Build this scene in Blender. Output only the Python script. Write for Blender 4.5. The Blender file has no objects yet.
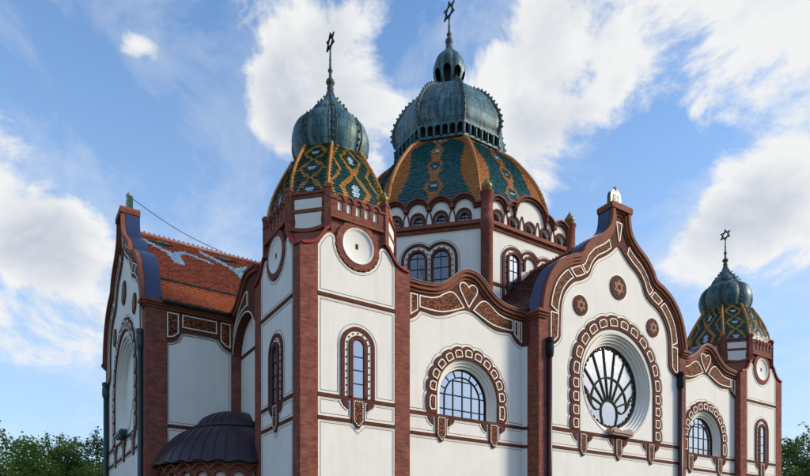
import bpy, bmesh, math, random
from mathutils import Vector, Matrix
from mathutils.geometry import tessellate_polygon
random.seed(7)
PI = math.pi
sc = bpy.context.scene
COL = sc.collection

# ------------------------------------------------------------------ camera
cam_d = bpy.data.cameras.new('camera'); cam = bpy.data.objects.new('camera', cam_d); COL.objects.link(cam)
cam_d.sensor_width = 36.0; cam_d.lens = 644/810*36; cam_d.shift_y = 0.4; cam_d.clip_end = 3000
cam.location = (-10.15, -23.2, 1.6)
cam.rotation_euler = (PI/2, 0, -math.radians(32.8))
sc.camera = cam
CF = Vector((.5417, .8406, 0)); CR = Vector((.8406, -.5417, 0))
def sky_dir(u, v):            # direction in the world of a place in the sky
    return (CF + CR*((u-405)/644) + Vector((0, 0, (562-v)/644))).normalized()

# ------------------------------------------------------------------ light
SUN_AZ, SUN_EL = math.radians(55), math.radians(26)     # azimuth from -Y towards +X
sd = Vector((math.sin(SUN_AZ)*math.cos(SUN_EL), -math.cos(SUN_AZ)*math.cos(SUN_EL), math.sin(SUN_EL)))
sl = bpy.data.lights.new('sun', 'SUN'); sl.energy = 3.3; sl.angle = math.radians(15); sl.color = (1, .87, .68)
so = bpy.data.objects.new('sun', sl); COL.objects.link(so); so.rotation_euler = sd.to_track_quat('Z', 'Y').to_euler(); so.location = (60, -60, 50)
w = bpy.data.worlds.new('World'); sc.world = w; w.use_nodes = True
def make_world():
    nt = w.node_tree; N = nt.nodes; L = nt.links
    bg = N['Background']; bg.inputs[1].default_value = 0.14
    sky = N.new('ShaderNodeTexSky'); sky.sky_type = 'NISHITA'; sky.sun_disc = False
    sky.sun_elevation = SUN_EL; sky.sun_rotation = math.atan2(sd.x, sd.y)
    sky.air_density = 1.0; sky.dust_density = .5; sky.ozone_density = 3.0
    tc = N.new('ShaderNodeTexCoord')
    def math_(op, a, b=None, c=None):
        m = N.new('ShaderNodeMath'); m.operation = op
        for i, v in enumerate((a, b, c)):
            if v is None: continue
            if isinstance(v, (int, float)): m.inputs[i].default_value = v
            else: L.new(v, m.inputs[i])
        return m.outputs[0]
    def noise(scale, det, rough, loc=(0, 0, 0), sc_=(1, 1, 1), dist=0, vec=None):
        mp = N.new('ShaderNodeMapping'); mp.inputs[1].default_value = loc; mp.inputs[3].default_value = sc_
        L.new(vec or tc.outputs['Generated'], mp.inputs[0])
        n = N.new('ShaderNodeTexNoise'); n.inputs['Scale'].default_value = scale; n.inputs['Detail'].default_value = det
        n.inputs['Roughness'].default_value = rough; n.inputs['Distortion'].default_value = dist
        L.new(mp.outputs[0], n.inputs['Vector']); return n.outputs['Fac']
    L1 = Vector((3.1, .4, 1.2)); D1 = sd*.045
    n1 = noise(6.2, 12, .63, L1, (1, 1, 1.35), .3)
    n1s = noise(6.2, 5, .55, L1+Vector((D1.x, D1.y, D1.z*1.35)), (1, 1, 1.35), .3)
    n2 = noise(1.9, 4, .5, (9, 2, 4), (1, 1, 1.6))
    n3 = noise(2.6, 9, .66, (1, 7, 3), (1.6, .8, 2.2), .6)
    dens = math_('MULTIPLY_ADD', n2, .6, math_('MULTIPLY', n1, 2.5))
    # cloud banks: centre, angular radius in degrees, weight
    banks = [((15, 245), 8.5, .36), ((70, 300), 6, .24), ((20, 180), 5, .24), ((60, 230), 4, .2), ((50, 385), 5, -.1), ((140, 14), 3.6, .50), ((125, 4), 2.5, .3), ((147, 68), 1.7, .42), ((14, 118), 2.0, .36),
             ((245, 75), 4.5, .34), ((285, 75), 5, .34), ((340, 105), 5, .26), ((375, 60), 4, .16), ((262, 125), 3.5, .16), ((310, 150), 4.5, .20),
             ((500, 70), 4.5, .26), ((555, 120), 6, .27), ((545, 180), 4.5, .24), ((620, 35), 6.5, .22), ((715, 25), 7, .22), ((790, 50), 6.5, .21),
             ((775, 150), 5.5, .32), ((725, 190), 4.5, .30), ((690, 225), 4, .22), ((745, 250), 5, .14), ((640, 270), 4, .1), ((795, 330), 6, .2), ((610, 205), 2.5, .12), ((670, 70), 4, .1),
             ((50, 60), 7.5, -.34), ((185, 120), 7, -.36), ((205, 30), 4, -.25), ((190, 215), 7, -.36), ((430, 35), 3.4, -.22), ((640, 112), 5.5, -.34), ((703, 122), 4.5, -.32), ((622, 190), 4.5, -.32), ((665, 190), 4, -.24), ((680, 300), 7, -.16), ((90, 125), 5, -.25), ((400, 110), 3, -.1), ((760, 90), 3, -.12)]
    for (uv, rad, wt) in banks:
        d = sky_dir(*uv)
        dp = N.new('ShaderNodeVectorMath'); dp.operation = 'DOT_PRODUCT'; dp.inputs[1].default_value = d
        L.new(tc.outputs['Generated'], dp.inputs[0])
        mr = N.new('ShaderNodeMapRange'); mr.interpolation_type = 'SMOOTHERSTEP'
        mr.inputs[1].default_value = math.cos(math.radians(rad*1.5)); mr.inputs[2].default_value = 1
        mr.inputs[3].default_value = 0; mr.inputs[4].default_value = wt
        L.new(dp.outputs['Value'], mr.inputs[0])
        dens = math_('ADD', dens, mr.outputs[0])
    cr = N.new('ShaderNodeMapRange'); cr.interpolation_type = 'SMOOTHSTEP'
    cr.inputs[1].default_value = 1.60; cr.inputs[2].default_value = 2.02
    L.new(dens, cr.inputs[0])
    veil = N.new('ShaderNodeMapRange'); veil.inputs[1].default_value = .48; veil.inputs[2].default_value = .78; veil.inputs[4].default_value = .55   # thin streaky veil
    L.new(math_('MULTIPLY_ADD', dens, .12, math_('SUBTRACT', n3, .17)), veil.inputs[0])
    cover = math_('MAXIMUM', math_('MULTIPLY', cr.outputs[0], .96), veil.outputs[0])
    lit = math_('SUBTRACT', n1, n1s)                       # thinner towards the sun = lit side
    core = N.new('ShaderNodeMapRange'); core.inputs[1].default_value = 1.95; core.inputs[2].default_value = 2.5; core.inputs[4].default_value = .62
    L.new(dens, core.inputs[0])
    thick = N.new('ShaderNodeMapRange'); thick.inputs[1].default_value = .0; thick.inputs[2].default_value = 1.0
    L.new(math_('MULTIPLY_ADD', lit, -2.6, core.outputs[0]), thick.inputs[0])
    cc = N.new('ShaderNodeMix'); cc.data_type = 'RGBA'
    cc.inputs[6].default_value = (5.3, 5.3, 5.25, 1); cc.inputs[7].default_value = (2.5, 2.9, 3.6, 1)
    L.new(thick.outputs[0], cc.inputs[0])
    # saturate the blue a little, then mix a pale haze colour in towards the horizon
    hs = N.new('ShaderNodeHueSaturation'); hs.inputs['Saturation'].default_value = 1.2; hs.inputs['Value'].default_value = 1.5
    L.new(sky.outputs[0], hs.inputs['Color'])
    sx = N.new('ShaderNodeSeparateXYZ'); L.new(tc.outputs['Generated'], sx.inputs[0])
    hz = N.new('ShaderNodeMapRange'); hz.interpolation_type = 'SMOOTHSTEP'; hz.inputs[1].default_value = .85; hz.inputs[2].default_value = .0; hz.inputs[3].default_value = 0.05; hz.inputs[4].default_value = .75
    L.new(sx.outputs[2], hz.inputs[0])
    hm = N.new('ShaderNodeMix'); hm.data_type = 'RGBA'; hm.inputs[7].default_value = (3.3, 4.2, 5.5, 1); L.new(hz.outputs[0], hm.inputs[0]); L.new(hs.outputs[0], hm.inputs[6])
    mx = N.new('ShaderNodeMix'); mx.data_type = 'RGBA'
    L.new(cover, mx.inputs[0]); L.new(hm.outputs[2], mx.inputs[6]); L.new(cc.outputs[2], mx.inputs[7])
    L.new(mx.outputs[2], bg.inputs[0])
make_world()
vs = sc.view_settings; vs.view_transform = 'Standard'; vs.look = 'None'; vs.gamma = 1; vs.exposure = 0.30; vs.use_curve_mapping = False

# ------------------------------------------------------------------ materials
MATS = {}
def mat(name, c1, c2=None, rough=.7, nscale=3.0, stretch=(1, 1, 1), metal=0, bump=0, bscale=20, spec=.5, contrast=.2, mid=.5, extra=None):
    m = bpy.data.materials.new(name); m.use_nodes = True; nt = m.node_tree; N = nt.nodes; L = nt.links
    b = N['Principled BSDF']; b.inputs['Roughness'].default_value = rough; b.inputs['Metallic'].default_value = metal
    b.inputs['Specular IOR Level'].default_value = spec
    c2 = c2 or tuple(x*.75 for x in c1)
    tc = N.new('ShaderNodeTexCoord'); mp = N.new('ShaderNodeMapping'); mp.inputs[3].default_value = stretch; L.new(tc.outputs['Object'], mp.inputs[0])
    n = N.new('ShaderNodeTexNoise'); n.inputs['Scale'].default_value = nscale; n.inputs['Detail'].default_value = 7; n.inputs['Roughness'].default_value = .65
    L.new(mp.outputs[0], n.inputs['Vector'])
    r = N.new('ShaderNodeMapRange'); r.inputs[1].default_value = mid-contrast; r.inputs[2].default_value = mid+contrast; L.new(n.outputs['Fac'], r.inputs[0])
    mx = N.new('ShaderNodeMix'); mx.data_type = 'RGBA'; mx.inputs[6].default_value = (*c1, 1); mx.inputs[7].default_value = (*c2, 1)
    L.new(r.outputs[0], mx.inputs[0]); L.new(mx.outputs[2], b.inputs['Base Color'])
    if bump:
        n2 = N.new('ShaderNodeTexNoise'); n2.inputs['Scale'].default_value = bscale; n2.inputs['Detail'].default_value = 4; L.new(tc.outputs['Object'], n2.inputs['Vector'])
        bp = N.new('ShaderNodeBump'); bp.inputs['Strength'].default_value = bump; bp.inputs['Distance'].default_value = .02
        L.new(n2.outputs['Fac'], bp.inputs['Height']); L.new(bp.outputs[0], b.inputs['Normal'])
    MATS[name] = m
    if extra: extra(m, N, L, b, mx)
    return m
def brick_extra(cols, bw, rh, msize, rough=.8):
    def f(m, N, L, b, mx):
        uv = N.new('ShaderNodeTexCoord'); t = N.new('ShaderNodeTexBrick'); L.new(uv.outputs['UV'], t.inputs['Vector'])
        t.inputs['Scale'].default_value = 1; t.inputs['Brick Width'].default_value = bw; t.inputs['Row Height'].default_value = rh
        t.inputs['Mortar Size'].default_value = msize; t.inputs['Mortar Smooth'].default_value = .2; t.inputs['Bias'].default_value = -.1
        t.inputs['Color1'].default_value = (*cols[0], 1); t.inputs['Color2'].default_value = (*cols[1], 1); t.inputs['Mortar'].default_value = (*cols[2], 1)
        mm = N.new('ShaderNodeMix'); mm.data_type = 'RGBA'; mm.blend_type = 'MULTIPLY'; mm.inputs[0].default_value = 1
        L.new(t.outputs['Color'], mm.inputs[6]); L.new(mx.outputs[2], mm.inputs[7]); L.new(mm.outputs[2], b.inputs['Base Color'])
        bp = N.new('ShaderNodeBump'); bp.inputs['Strength'].default_value = .6; bp.inputs['Distance'].default_value = .015; bp.invert = True
        L.new(t.outputs['Fac'], bp.inputs['Height']); L.new(bp.outputs[0], b.inputs['Normal'])
    return f
def stucco_extra(m, N, L, b, mx):      # faint rain streaks and patches, with a shape of their own
    tc = N.new('ShaderNodeTexCoord'); mp = N.new('ShaderNodeMapping'); mp.inputs[3].default_value = (2.2, 2.2, .16); L.new(tc.outputs['Object'], mp.inputs[0])
    n = N.new('ShaderNodeTexNoise'); n.inputs['Scale'].default_value = 1.6; n.inputs['Detail'].default_value = 8; n.inputs['Roughness'].default_value = .7; L.new(mp.outputs[0], n.inputs['Vector'])
    r = N.new('ShaderNodeMapRange'); r.inputs[1].default_value = .50; r.inputs[2].default_value = .80; r.inputs[3].default_value = 0; r.inputs[4].default_value = .5; L.new(n.outputs['Fac'], r.inputs[0])
    m2 = N.new('ShaderNodeMix'); m2.data_type = 'RGBA'; m2.inputs[7].default_value = (.58, .555, .50, 1)
    L.new(r.outputs[0], m2.inputs[0]); L.new(mx.outputs[2], m2.inputs[6]); L.new(m2.outputs[2], b.inputs['Base Color'])
def copper_extra(m, N, L, b, mx):      # sheet seams by UV
    uv = N.new('ShaderNodeTexCoord'); t = N.new('ShaderNodeTexBrick'); L.new(uv.outputs['UV'], t.inputs['Vector'])
    t.inputs['Scale'].default_value = 1; t.inputs['Brick Width'].default_value = .62; t.inputs['Row Height'].default_value = .42
    t.inputs['Mortar Size'].default_value = .014; t.inputs['Color1'].default_value = (1, 1, 1, 1); t.inputs['Color2'].default_value = (.62, .66, .7, 1); t.inputs['Mortar'].default_value = (.35, .35, .38, 1)
    mp = N.new('ShaderNodeMapping'); mp.inputs[3].default_value = (4.5, 4.5, .35); L.new(uv.outputs['Object'], mp.inputs[0])
    n = N.new('ShaderNodeTexNoise'); n.inputs['Scale'].default_value = 1.1; n.inputs['Detail'].default_value = 8; n.inputs['Roughness'].default_value = .7; L.new(mp.outputs[0], n.inputs['Vector'])
    r = N.new('ShaderNodeMapRange'); r.inputs[1].default_value = .46; r.inputs[2].default_value = .62; L.new(n.outputs['Fac'], r.inputs[0])
    m2 = N.new('ShaderNodeMix'); m2.data_type = 'RGBA'; m2.inputs[7].default_value = (.030, .030, .030, 1); L.new(r.outputs[0], m2.inputs[0]); L.new(mx.outputs[2], m2.inputs[6])
    mm = N.new('ShaderNodeMix'); mm.data_type = 'RGBA'; mm.blend_type = 'MULTIPLY'; mm.inputs[0].default_value = .9
    L.new(m2.outputs[2], mm.inputs[6]); L.new(t.outputs['Color'], mm.inputs[7]); L.new(mm.outputs[2], b.inputs['Base Color'])
    bp = N.new('ShaderNodeBump'); bp.inputs['Strength'].default_value = .7; bp.inputs['Distance'].default_value = .02; L.new(t.outputs['Fac'], bp.inputs['Height']); L.new(bp.outputs[0], b.inputs['Normal'])
mat('stucco', (.79, .765, .715), (.71, .685, .63), .85, .7, bump=.25, bscale=30, extra=stucco_extra)
mat('reveal', (.78, .75, .69), (.70, .68, .62), .8, 1.5, bump=.15)
mat('brick', (1, 1, 1), (.60, .54, .55), .88, 2.2, spec=.15, extra=brick_extra([(.36, .105, .064), (.19, .054, .040), (.18, .125, .105)], .25, .078, .010))
mat('glaze_brown', (.135, .048, .034), (.075, .026, .020), .8, 6, spec=.12, extra=brick_extra([(.155, .054, .037), (.105, .037, .027), (.07, .034, .028)], .2, .09, .006))
MATS['glaze_brown'].node_tree.nodes['Mix'].inputs[6].default_value = (1, 1, 1, 1); MATS['glaze_brown'].node_tree.nodes['Mix'].inputs[7].default_value = (.7, .65, .65, 1)
mat('moulding', (.27, .095, .056), (.15, .052, .034), .75, 5, bump=.15, spec=.15)
mat('coping_red', (.27, .022, .012), (.16, .018, .014), .55, 4, spec=.2)
mat('ceramic_dark', (.075, .022, .015), (.03, .012, .010), .7, 9, spec=.12)
mat('ceramic', (.34, .10, .03), (.03, .012, .010), .7, 10, contrast=.09, mid=.46, bump=.4, bscale=14, spec=.12)
mat('terracotta', (.52, .27, .16), (.40, .18, .10), .7, 5, spec=.15)
mat('white_line', (.80, .74, .64), (.66, .60, .50), .6, 5)
mat('incised_line', (.16, .12, .10), (.09, .07, .06), .8, 5)
mat('copper', (.022, .135, .180), (.125, .245, .230), .48, 1.3, (1, 1, .35), metal=.15, contrast=.14, extra=copper_extra)
mat('copper_dark', (.05, .085, .085), (.035, .05, .05), .6, 4)
mat('iron', (.02, .035, .035), (.04, .06, .055), .5, 8)
mat('sky_tint_metal', (.016, .036, .12), (.022, .034, .075), .38, .9, (1, 1, .4), metal=.2)  # reflected sky put into the sheet metal's base colour as blue
mat('zinc_dark', (.052, .030, .040), (.030, .020, .030), .42, 1.2, metal=.3)
mat('gilded_glaze', (.32, .20, .03), (.06, .10, .03), .3, 12)
mat('green_glaze', (.03, .10, .045), (.012, .04, .02), .3, 9)
mat('niche_dark', (.012, .011, .012), (.008, .008, .009), .9, 3)
mat('pipe_green', (.015, .07, .07), (.012, .045, .05), .45, 3)
mat('pipe_maroon', (.055, .014, .018), (.035, .012, .016), .4, 3)
mat('sill_stone', (.35, .20, .15), (.22, .12, .09), .6, 6)
mat('lead', (.012, .014, .018), (.02, .022, .026), .75, 6, spec=.12)
mat('muntin', (.055, .05, .036), (.03, .028, .022), .85, 6, spec=.08)
for nm, c1, c2 in [('tile_teal', (.016, .105, .105), (.010, .060, .070)), ('tile_green', (.012, .075, .048), (.008, .040, .032)), ('tile_ochre', (.52, .24, .03), (.38, .15, .022)),
                   ('tile_white', (.55, .66, .72), (.38, .52, .62)), ('tile_orange', (.27, .064, .022), (.17, .038, .017)), ('tile_rust', (.22, .05, .022), (.13, .03, .018)),
                   ('tile_blue', (.10, .32, .50), (.06, .2, .34)), ('tile_dark', (.015, .035, .035), (.01, .02, .022)), ('tile_arm_shade', (.085, .026, .028), (.05, .018, .024)), ('tile_flare_lit', (.36, .09, .02), (.25, .055, .016)), ('tile_amber', (.47, .19, .034), (.32, .11, .026))]:
    mat(nm, c1, c2, .3 if nm not in ('tile_orange', 'tile_rust', 'tile_amber', 'tile_flare_lit', 'tile_arm_shade') else .5, 7, contrast=.12)
mat('bark', (.07, .05, .035), (.04, .03, .022), .9, 6, (1, 1, .3), bump=.6)
mat('grass', (.05, .085, .025), (.035, .06, .018), .95, .6)
mat('paving', (.30, .28, .25), (.22, .21, .19), .9, .8, extra=brick_extra([(.22, .21, .19), (.18, .17, .155), (.12, .115, .11)], .6, .4, .008))
def leaf_mat(nm, c1, c2):
    m = mat(nm, c1, c2, .55, .7, contrast=.15); N = m.node_tree.nodes; L = m.node_tree.links; b = N['Principled BSDF']
    tr = N.new('ShaderNodeBsdfTranslucent'); tr.inputs[0].default_value = (c1[0]*1.5, c1[1]*1.5, c1[2], 1)
    ms = N.new('ShaderNodeMixShader'); ms.inputs[0].default_value = .4; L.new(b.outputs[0], ms.inputs[1]); L.new(tr.outputs[0], ms.inputs[2]); L.new(ms.outputs[0], N['Material Output'].inputs[0])
leaf_mat('leaf_bright', (.19, .27, .03), (.07, .13, .02)); leaf_mat('leaf_dark', (.075, .13, .028), (.03, .065, .016))
def glass_mat(nm, base, refl, rough=.03, wav=.06):
    m = bpy.data.materials.new(nm); m.use_nodes = True; N = m.node_tree.nodes; L = m.node_tree.links; b = N['Principled BSDF']
    b.inputs['Base Color'].default_value = (*base, 1); b.inputs['Roughness'].default_value = .25
    g = N.new('ShaderNodeBsdfGlossy'); g.inputs['Roughness'].default_value = rough; g.inputs[0].default_value = (.93, .96, 1, 1)
    tc = N.new('ShaderNodeTexCoord'); n = N.new('ShaderNodeTexNoise'); n.inputs['Scale'].default_value = 1.6; L.new(tc.outputs['Object'], n.inputs['Vector'])
    bp = N.new('ShaderNodeBump'); bp.inputs['Strength'].default_value = wav; bp.inputs['Distance'].default_value = .1; L.new(n.outputs['Fac'], bp.inputs['Height']); L.new(bp.outputs[0], g.inputs['Normal'])
    ms = N.new('ShaderNodeMixShader'); ms.inputs[0].default_value = refl; L.new(b.outputs[0], ms.inputs[1]); L.new(g.outputs[0], ms.inputs[2]); L.new(ms.outputs[0], N['Material Output'].inputs[0])
    MATS[nm] = m
glass_mat('glass', (.02, .03, .05), .42); glass_mat('glass_dim', (.010, .018, .045), .13); glass_mat('glass_rose', (.07, .07, .06), .30, .08, .22)

# ------------------------------------------------------------------ mesh tools
class Wall:                       # flat wall frame: a along, z up, o outwards
    def __init__(s, org, al, nr): s.o = Vector((*org, 0)); s.a = Vector((*al, 0)).normalized(); s.n = Vector((*nr, 0)).normalized()
    def p(s, a, z, o): return s.o + s.a*a + s.n*o + Vector((0, 0, z))
class RoundWall:                  # cylinder frame, a = arc length from angle t0
    def __init__(s, c, r, t0): s.c = c; s.r = r; s.t0 = t0
    def p(s, a, z, o): t = s.t0 + a/s.r; return Vector((s.c[0]+math.cos(t)*(s.r+o), s.c[1]+math.sin(t)*(s.r+o), z))
class MB:
    def __init__(s): s.v = []; s.f = []; s.m = []; s.sm = []; s.uv = {}
    def face(s, idx, m=0, smooth=False): s.f.append(idx); s.m.append(m); s.sm.append(smooth)
    def quad(s, a, b, c, d, m=0, smooth=False):
        n = len(s.v); s.v += [a, b, c, d]; s.face((n, n+1, n+2, n+3), m, smooth)
    def prism(s, W, loops, o0, o1, m=0, ms=None, back=False):
        if loops and not isinstance(loops[0], list): loops = [loops]
        ms = m if ms is None else ms
        flat = [q for l in loops for q in l]
        tris = tessellate_polygon([[Vector((q[0], q[1], 0)) for q in l] for l in loops])
        n = len(s.v); k = len(flat)
        s.v += [W.p(q[0], q[1], o1) for q in flat] + [W.p(q[0], q[1], o0) for q in flat]
        for t in tris:
            s.face((n+t[0], n+t[1], n+t[2]), m)
            if back: s.face((n+k+t[2], n+k+t[1], n+k+t[0]), m)
        st = 0
        for l in loops:
            c = len(l)
            for i in range(c):
                j = (i+1) % c; s.face((n+st+i, n+st+j, n+k+st+j, n+k+st+i), ms)
            st += c
        return s
    def strip(s, W, pts, wd, o0, o1, m=0, closed=False):
        L_, R_ = offset(pts, wd/2, closed), offset(pts, -wd/2, closed)
        n = len(pts); b = len(s.v)
        for i in range(n): s.v += [W.p(*L_[i], o1), W.p(*R_[i], o1), W.p(*R_[i], o0), W.p(*L_[i], o0)]
        for i in range(n if closed else n-1):
            j = (i+1) % n; A = b+4*i; B = b+4*j
            s.face((A, A+1, B+1, B), m); s.face((A+1, A+2, B+2, B+1), m); s.face((A+3, A, B, B+3), m)
        if not closed:
            s.face((b, b+3, b+2, b+1), m); e = b+4*(n-1); s.face((e, e+1, e+2, e+3), m)
        return s
    def box(s, x0, x1, y0, y1, z0, z1, m=0):
        n = len(s.v); s.v += [Vector((x, y, z)) for x in (x0, x1) for y in (y0, y1) for z in (z0, z1)]
        for q in [(0, 1, 3, 2), (4, 6, 7, 5), (0, 4, 5, 1), (2, 3, 7, 6), (0, 2, 6, 4), (1, 5, 7, 3)]: s.face(tuple(n+i for i in q), m)
        return s
    def lathe(s, c, prof, seg=24, m=0, smooth=True, rf=None, t0=0, t1=2*PI):
        n = len(s.v); full = abs(t1-t0-2*PI) < 1e-6; k = seg if full else seg+1
        for (r, z) in prof:
            for i in range(k):
                t = t0+(t1-t0)*i/seg; q = r*(rf(t, z) if rf else 1); s.v.append(Vector((c[0]+q*math.cos(t), c[1]+q*math.sin(t), z)))
        for a in range(len(prof)-1):
            for i in range(seg):
                j = (i+1) % k; s.face((n+a*k+i, n+a*k+j, n+(a+1)*k+j, n+(a+1)*k+i), m, smooth)
        return s
    def tube(s, pts, r, seg=8, m=0):
        pts = [Vector(p) for p in pts]; n = len(s.v); rs = r if isinstance(r, (list, tuple)) else [r]*len(pts)
        for i, p in enumerate(pts):
            d = (pts[min(i+1, len(pts)-1)]-pts[max(i-1, 0)]).normalized(); u = d.orthogonal().normalized(); u = (Vector((0, 0, 1)).cross(d).normalized() if abs(d.z) < .95 else Vector((1, 0, 0))); v = d.cross(u).normalized()
            for k in range(seg): t = 2*PI*k/seg; s.v.append(p+(u*math.cos(t)+v*math.sin(t))*rs[i])
        for i in range(len(pts)-1):
            for k in range(seg):
                j = (k+1) % seg; s.face((n+i*seg+k, n+i*seg+j, n+(i+1)*seg+j, n+(i+1)*seg+k), m, True)
        s.face(tuple(n+k for k in range(seg)), m); e = n+(len(pts)-1)*seg; s.face(tuple(e+seg-1-k for k in range(seg)), m)
        return s
    def build(s, name, mats, parent=None, recalc=True, uvaxis=None):
        me = bpy.data.meshes.new(name); me.from_pydata([tuple(q) for q in s.v], [], s.f)
        mats = [mats] if isinstance(mats, str) else mats
        for q in mats: me.materials.append(MATS[q])
        me.polygons.foreach_set('material_index', s.m); me.polygons.foreach_set('use_smooth', s.sm)
        if recalc:
            bm = bmesh.new(); bm.from_mesh(me); bmesh.ops.remove_doubles(bm, verts=bm.verts, dist=1e-5); bmesh.ops.recalc_face_normals(bm, faces=bm.faces); bm.to_mesh(me); bm.free()
        uvl = me.uv_layers.new(name='UVMap')
        for p in me.polygons:
            nn = p.normal
            if uvaxis is not None:
                cx, cy, rr = uvaxis
                for li in p.loop_indices:
                    co = me.vertices[me.loops[li].vertex_index].co; t = math.atan2(co.y-cy, co.x-cx); tm = math.atan2(p.center.y-cy, p.center.x-cx)
                    if t-tm > PI: t -= 2*PI
                    if tm-t > PI: t += 2*PI
                    uvl.data[li].uv = (t*rr, co.z)
                continue
            h = Vector((-nn.y, nn.x, 0))
            if abs(nn.z) < .8 and h.length > 1e-4:
                h.normalize()
                for li in p.loop_indices: co = me.vertices[me.loops[li].vertex_index].co; uvl.data[li].uv = (co.dot(h), co.z)
            else:
                for li in p.loop_indices: co = me.vertices[me.loops[li].vertex_index].co; uvl.data[li].uv = (co.x, co.y)
        o = bpy.data.objects.new(name, me); COL.objects.link(o)
        if parent: o.parent = parent
        return o
def offset(pts, d, closed):
    n = len(pts); out = []
    for i in range(n):
        p = Vector(pts[i]); a = Vector(pts[i-1]) if (i > 0 or closed) else None; b = Vector(pts[(i+1) % n]) if (i < n-1 or closed) else None
        t1 = (p-a) if a is not None else (b-p); t2 = (b-p) if b is not None else t1
        t1 = t1.normalized() if t1.length > 1e-9 else t2.normalized(); t2 = t2.normalized() if t2.length > 1e-9 else t1
        n1 = Vector((-t1.y, t1.x)); n2 = Vector((-t2.y, t2.x)); mm = n1+n2
        mm = mm.normalized() if mm.length > 1e-6 else n1
        k = max(.45, mm.dot(n1)); out.append(tuple(p+mm*(d/k)))
    return out
def area(p): return sum(p[i-1][0]*p[i][1]-p[i][0]*p[i-1][1] for i in range(len(p)))/2
def inset(p, d): return offset(p, d if area(p) > 0 else -d, True)
def arc(cx, cz, r, a0, a1, n): return [(cx+r*math.cos(math.radians(a0+(a1-a0)*i/n)), cz+r*math.sin(math.radians(a0+(a1-a0)*i/n))) for i in range(n+1)]
def archpoly(cx, zb, zc, r, n=16): return [(cx+r, zb)] + arc(cx, zc, r, 0, 180, n) + [(cx-r, zb)]
def smooth(pts, n=4):             # Catmull-Rom through the points
    out = []
    for i in range(len(pts)-1):
        p0 = pts[max(i-1, 0)]; p1 = pts[i]; p2 = pts[i+1]; p3 = pts[min(i+2, len(pts)-1)]
        for k in range(n):
            t = k/n
            out.append(tuple(.5*((2*p1[j])+(-p0[j]+p2[j])*t+(2*p0[j]-5*p1[j]+4*p2[j]-p3[j])*t*t+(-p0[j]+3*p1[j]-3*p2[j]+p3[j])*t**3) for j in range(len(p1))))
    return out+[pts[-1]]
def ssmooth(pts, n=5):            # closed smooth
    out = []; k = len(pts)
    for i in range(k):
        p0, p1, p2, p3 = pts[i-1], pts[i], pts[(i+1) % k], pts[(i+2) % k]
        for q in range(n):
            t = q/n
            out.append(tuple(.5*((2*p1[j])+(-p0[j]+p2[j])*t+(2*p0[j]-5*p1[j]+4*p2[j]-p3[j])*t*t+(-p0[j]+3*p1[j]-3*p2[j]+p3[j])*t**3) for j in (0, 1)))
    return out

def outlines(name, W, polys, parent, gap=.035):     # pale margin and incised line round a stucco field
    mb = MB()
    for p in polys:
        mb.strip(W, inset(p, gap), .05, -.005, .012, 0, True); mb.strip(W, inset(p, gap+.08), .019, -.005, .009, 1, True)
    return mb.build(name, ['white_line', 'incised_line'], parent, recalc=False)
def ceramic(W, poly, parent, o=.05, lw=.05, name='ceramic_panel'):
    mb = MB(); mb.prism(W, poly, 0, o, 0); mb.strip(W, inset(poly, lw*.3), lw, 0, o+.02, 1, True)
    return mb.build(name, ['ceramic', 'white_line'], parent)
def pendant(W, a, zt, zb, hw, parent):
    mb = MB(); sh = [(a-hw, zt), (a+hw, zt), (a+hw, zb+.22), (a+hw*.55, zb+.2), (a+.06, zb), (a-.06, zb), (a-hw*.55, zb+.2), (a-hw, zb+.22)]
    mb.prism(W, sh, 0, .075, 0)
    inn = [(a-hw*.5, zt-.05), (a+hw*.5, zt-.05), (a+hw*.5, zb+.32), (a, zb+.16), (a-hw*.5, zb+.32)]
    mb.prism(W, inn, 0, .085, 1)
    # bead border
    ring = inset(inn, -.05); L_ = 0
    for i in range(len(ring)):
        p, q = Vector(ring[i]), Vector(ring[(i+1) % len(ring)]); k = max(1, int((q-p).length/.085))
        for j in range(k):
            c = p+(q-p)*((j+.5)/k); mb.prism(W, [(c.x-.024, c.y-.024), (c.x+.024, c.y-.024), (c.x+.024, c.y+.024), (c.x-.024, c.y+.024)], 0, .1, 2)
    for sgn in (-1, 1):                            # little side brackets
        x0 = a+sgn*(hw+.14)
        br = [(x0, zt-.02), (x0+sgn*.32, zt-.02), (x0+sgn*.22, zt-.2), (x0, zt-.36)]
        mb.prism(W, br, 0, .06, 0); mb.strip(W, [(x0+sgn*.40, zt-.03), (x0+sgn*.28, zt-.24), (x0+sgn*.04, zt-.42)], .045, 0, .03, 2)
    return mb.build('pendant', ['glaze_brown', 'ceramic', 'white_line'], parent)
def belt(W, a0, a1, z0, z1, parent, name='belt_course'):
    mb = MB(); mb.prism(W, [(a0, z0), (a1, z0), (a1, z1), (a0, z1)], 0, .045, 0); return mb.build(name, ['glaze_brown'], parent)
def glass_arch(W, cx, zb, zc, r, o, parent, m='glass', name='window_pane'):
    mb = MB(); mb.prism(W, archpoly(cx, zb, zc, r, 24), o-.02, o, 0); return mb.build(name, m, parent)
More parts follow.
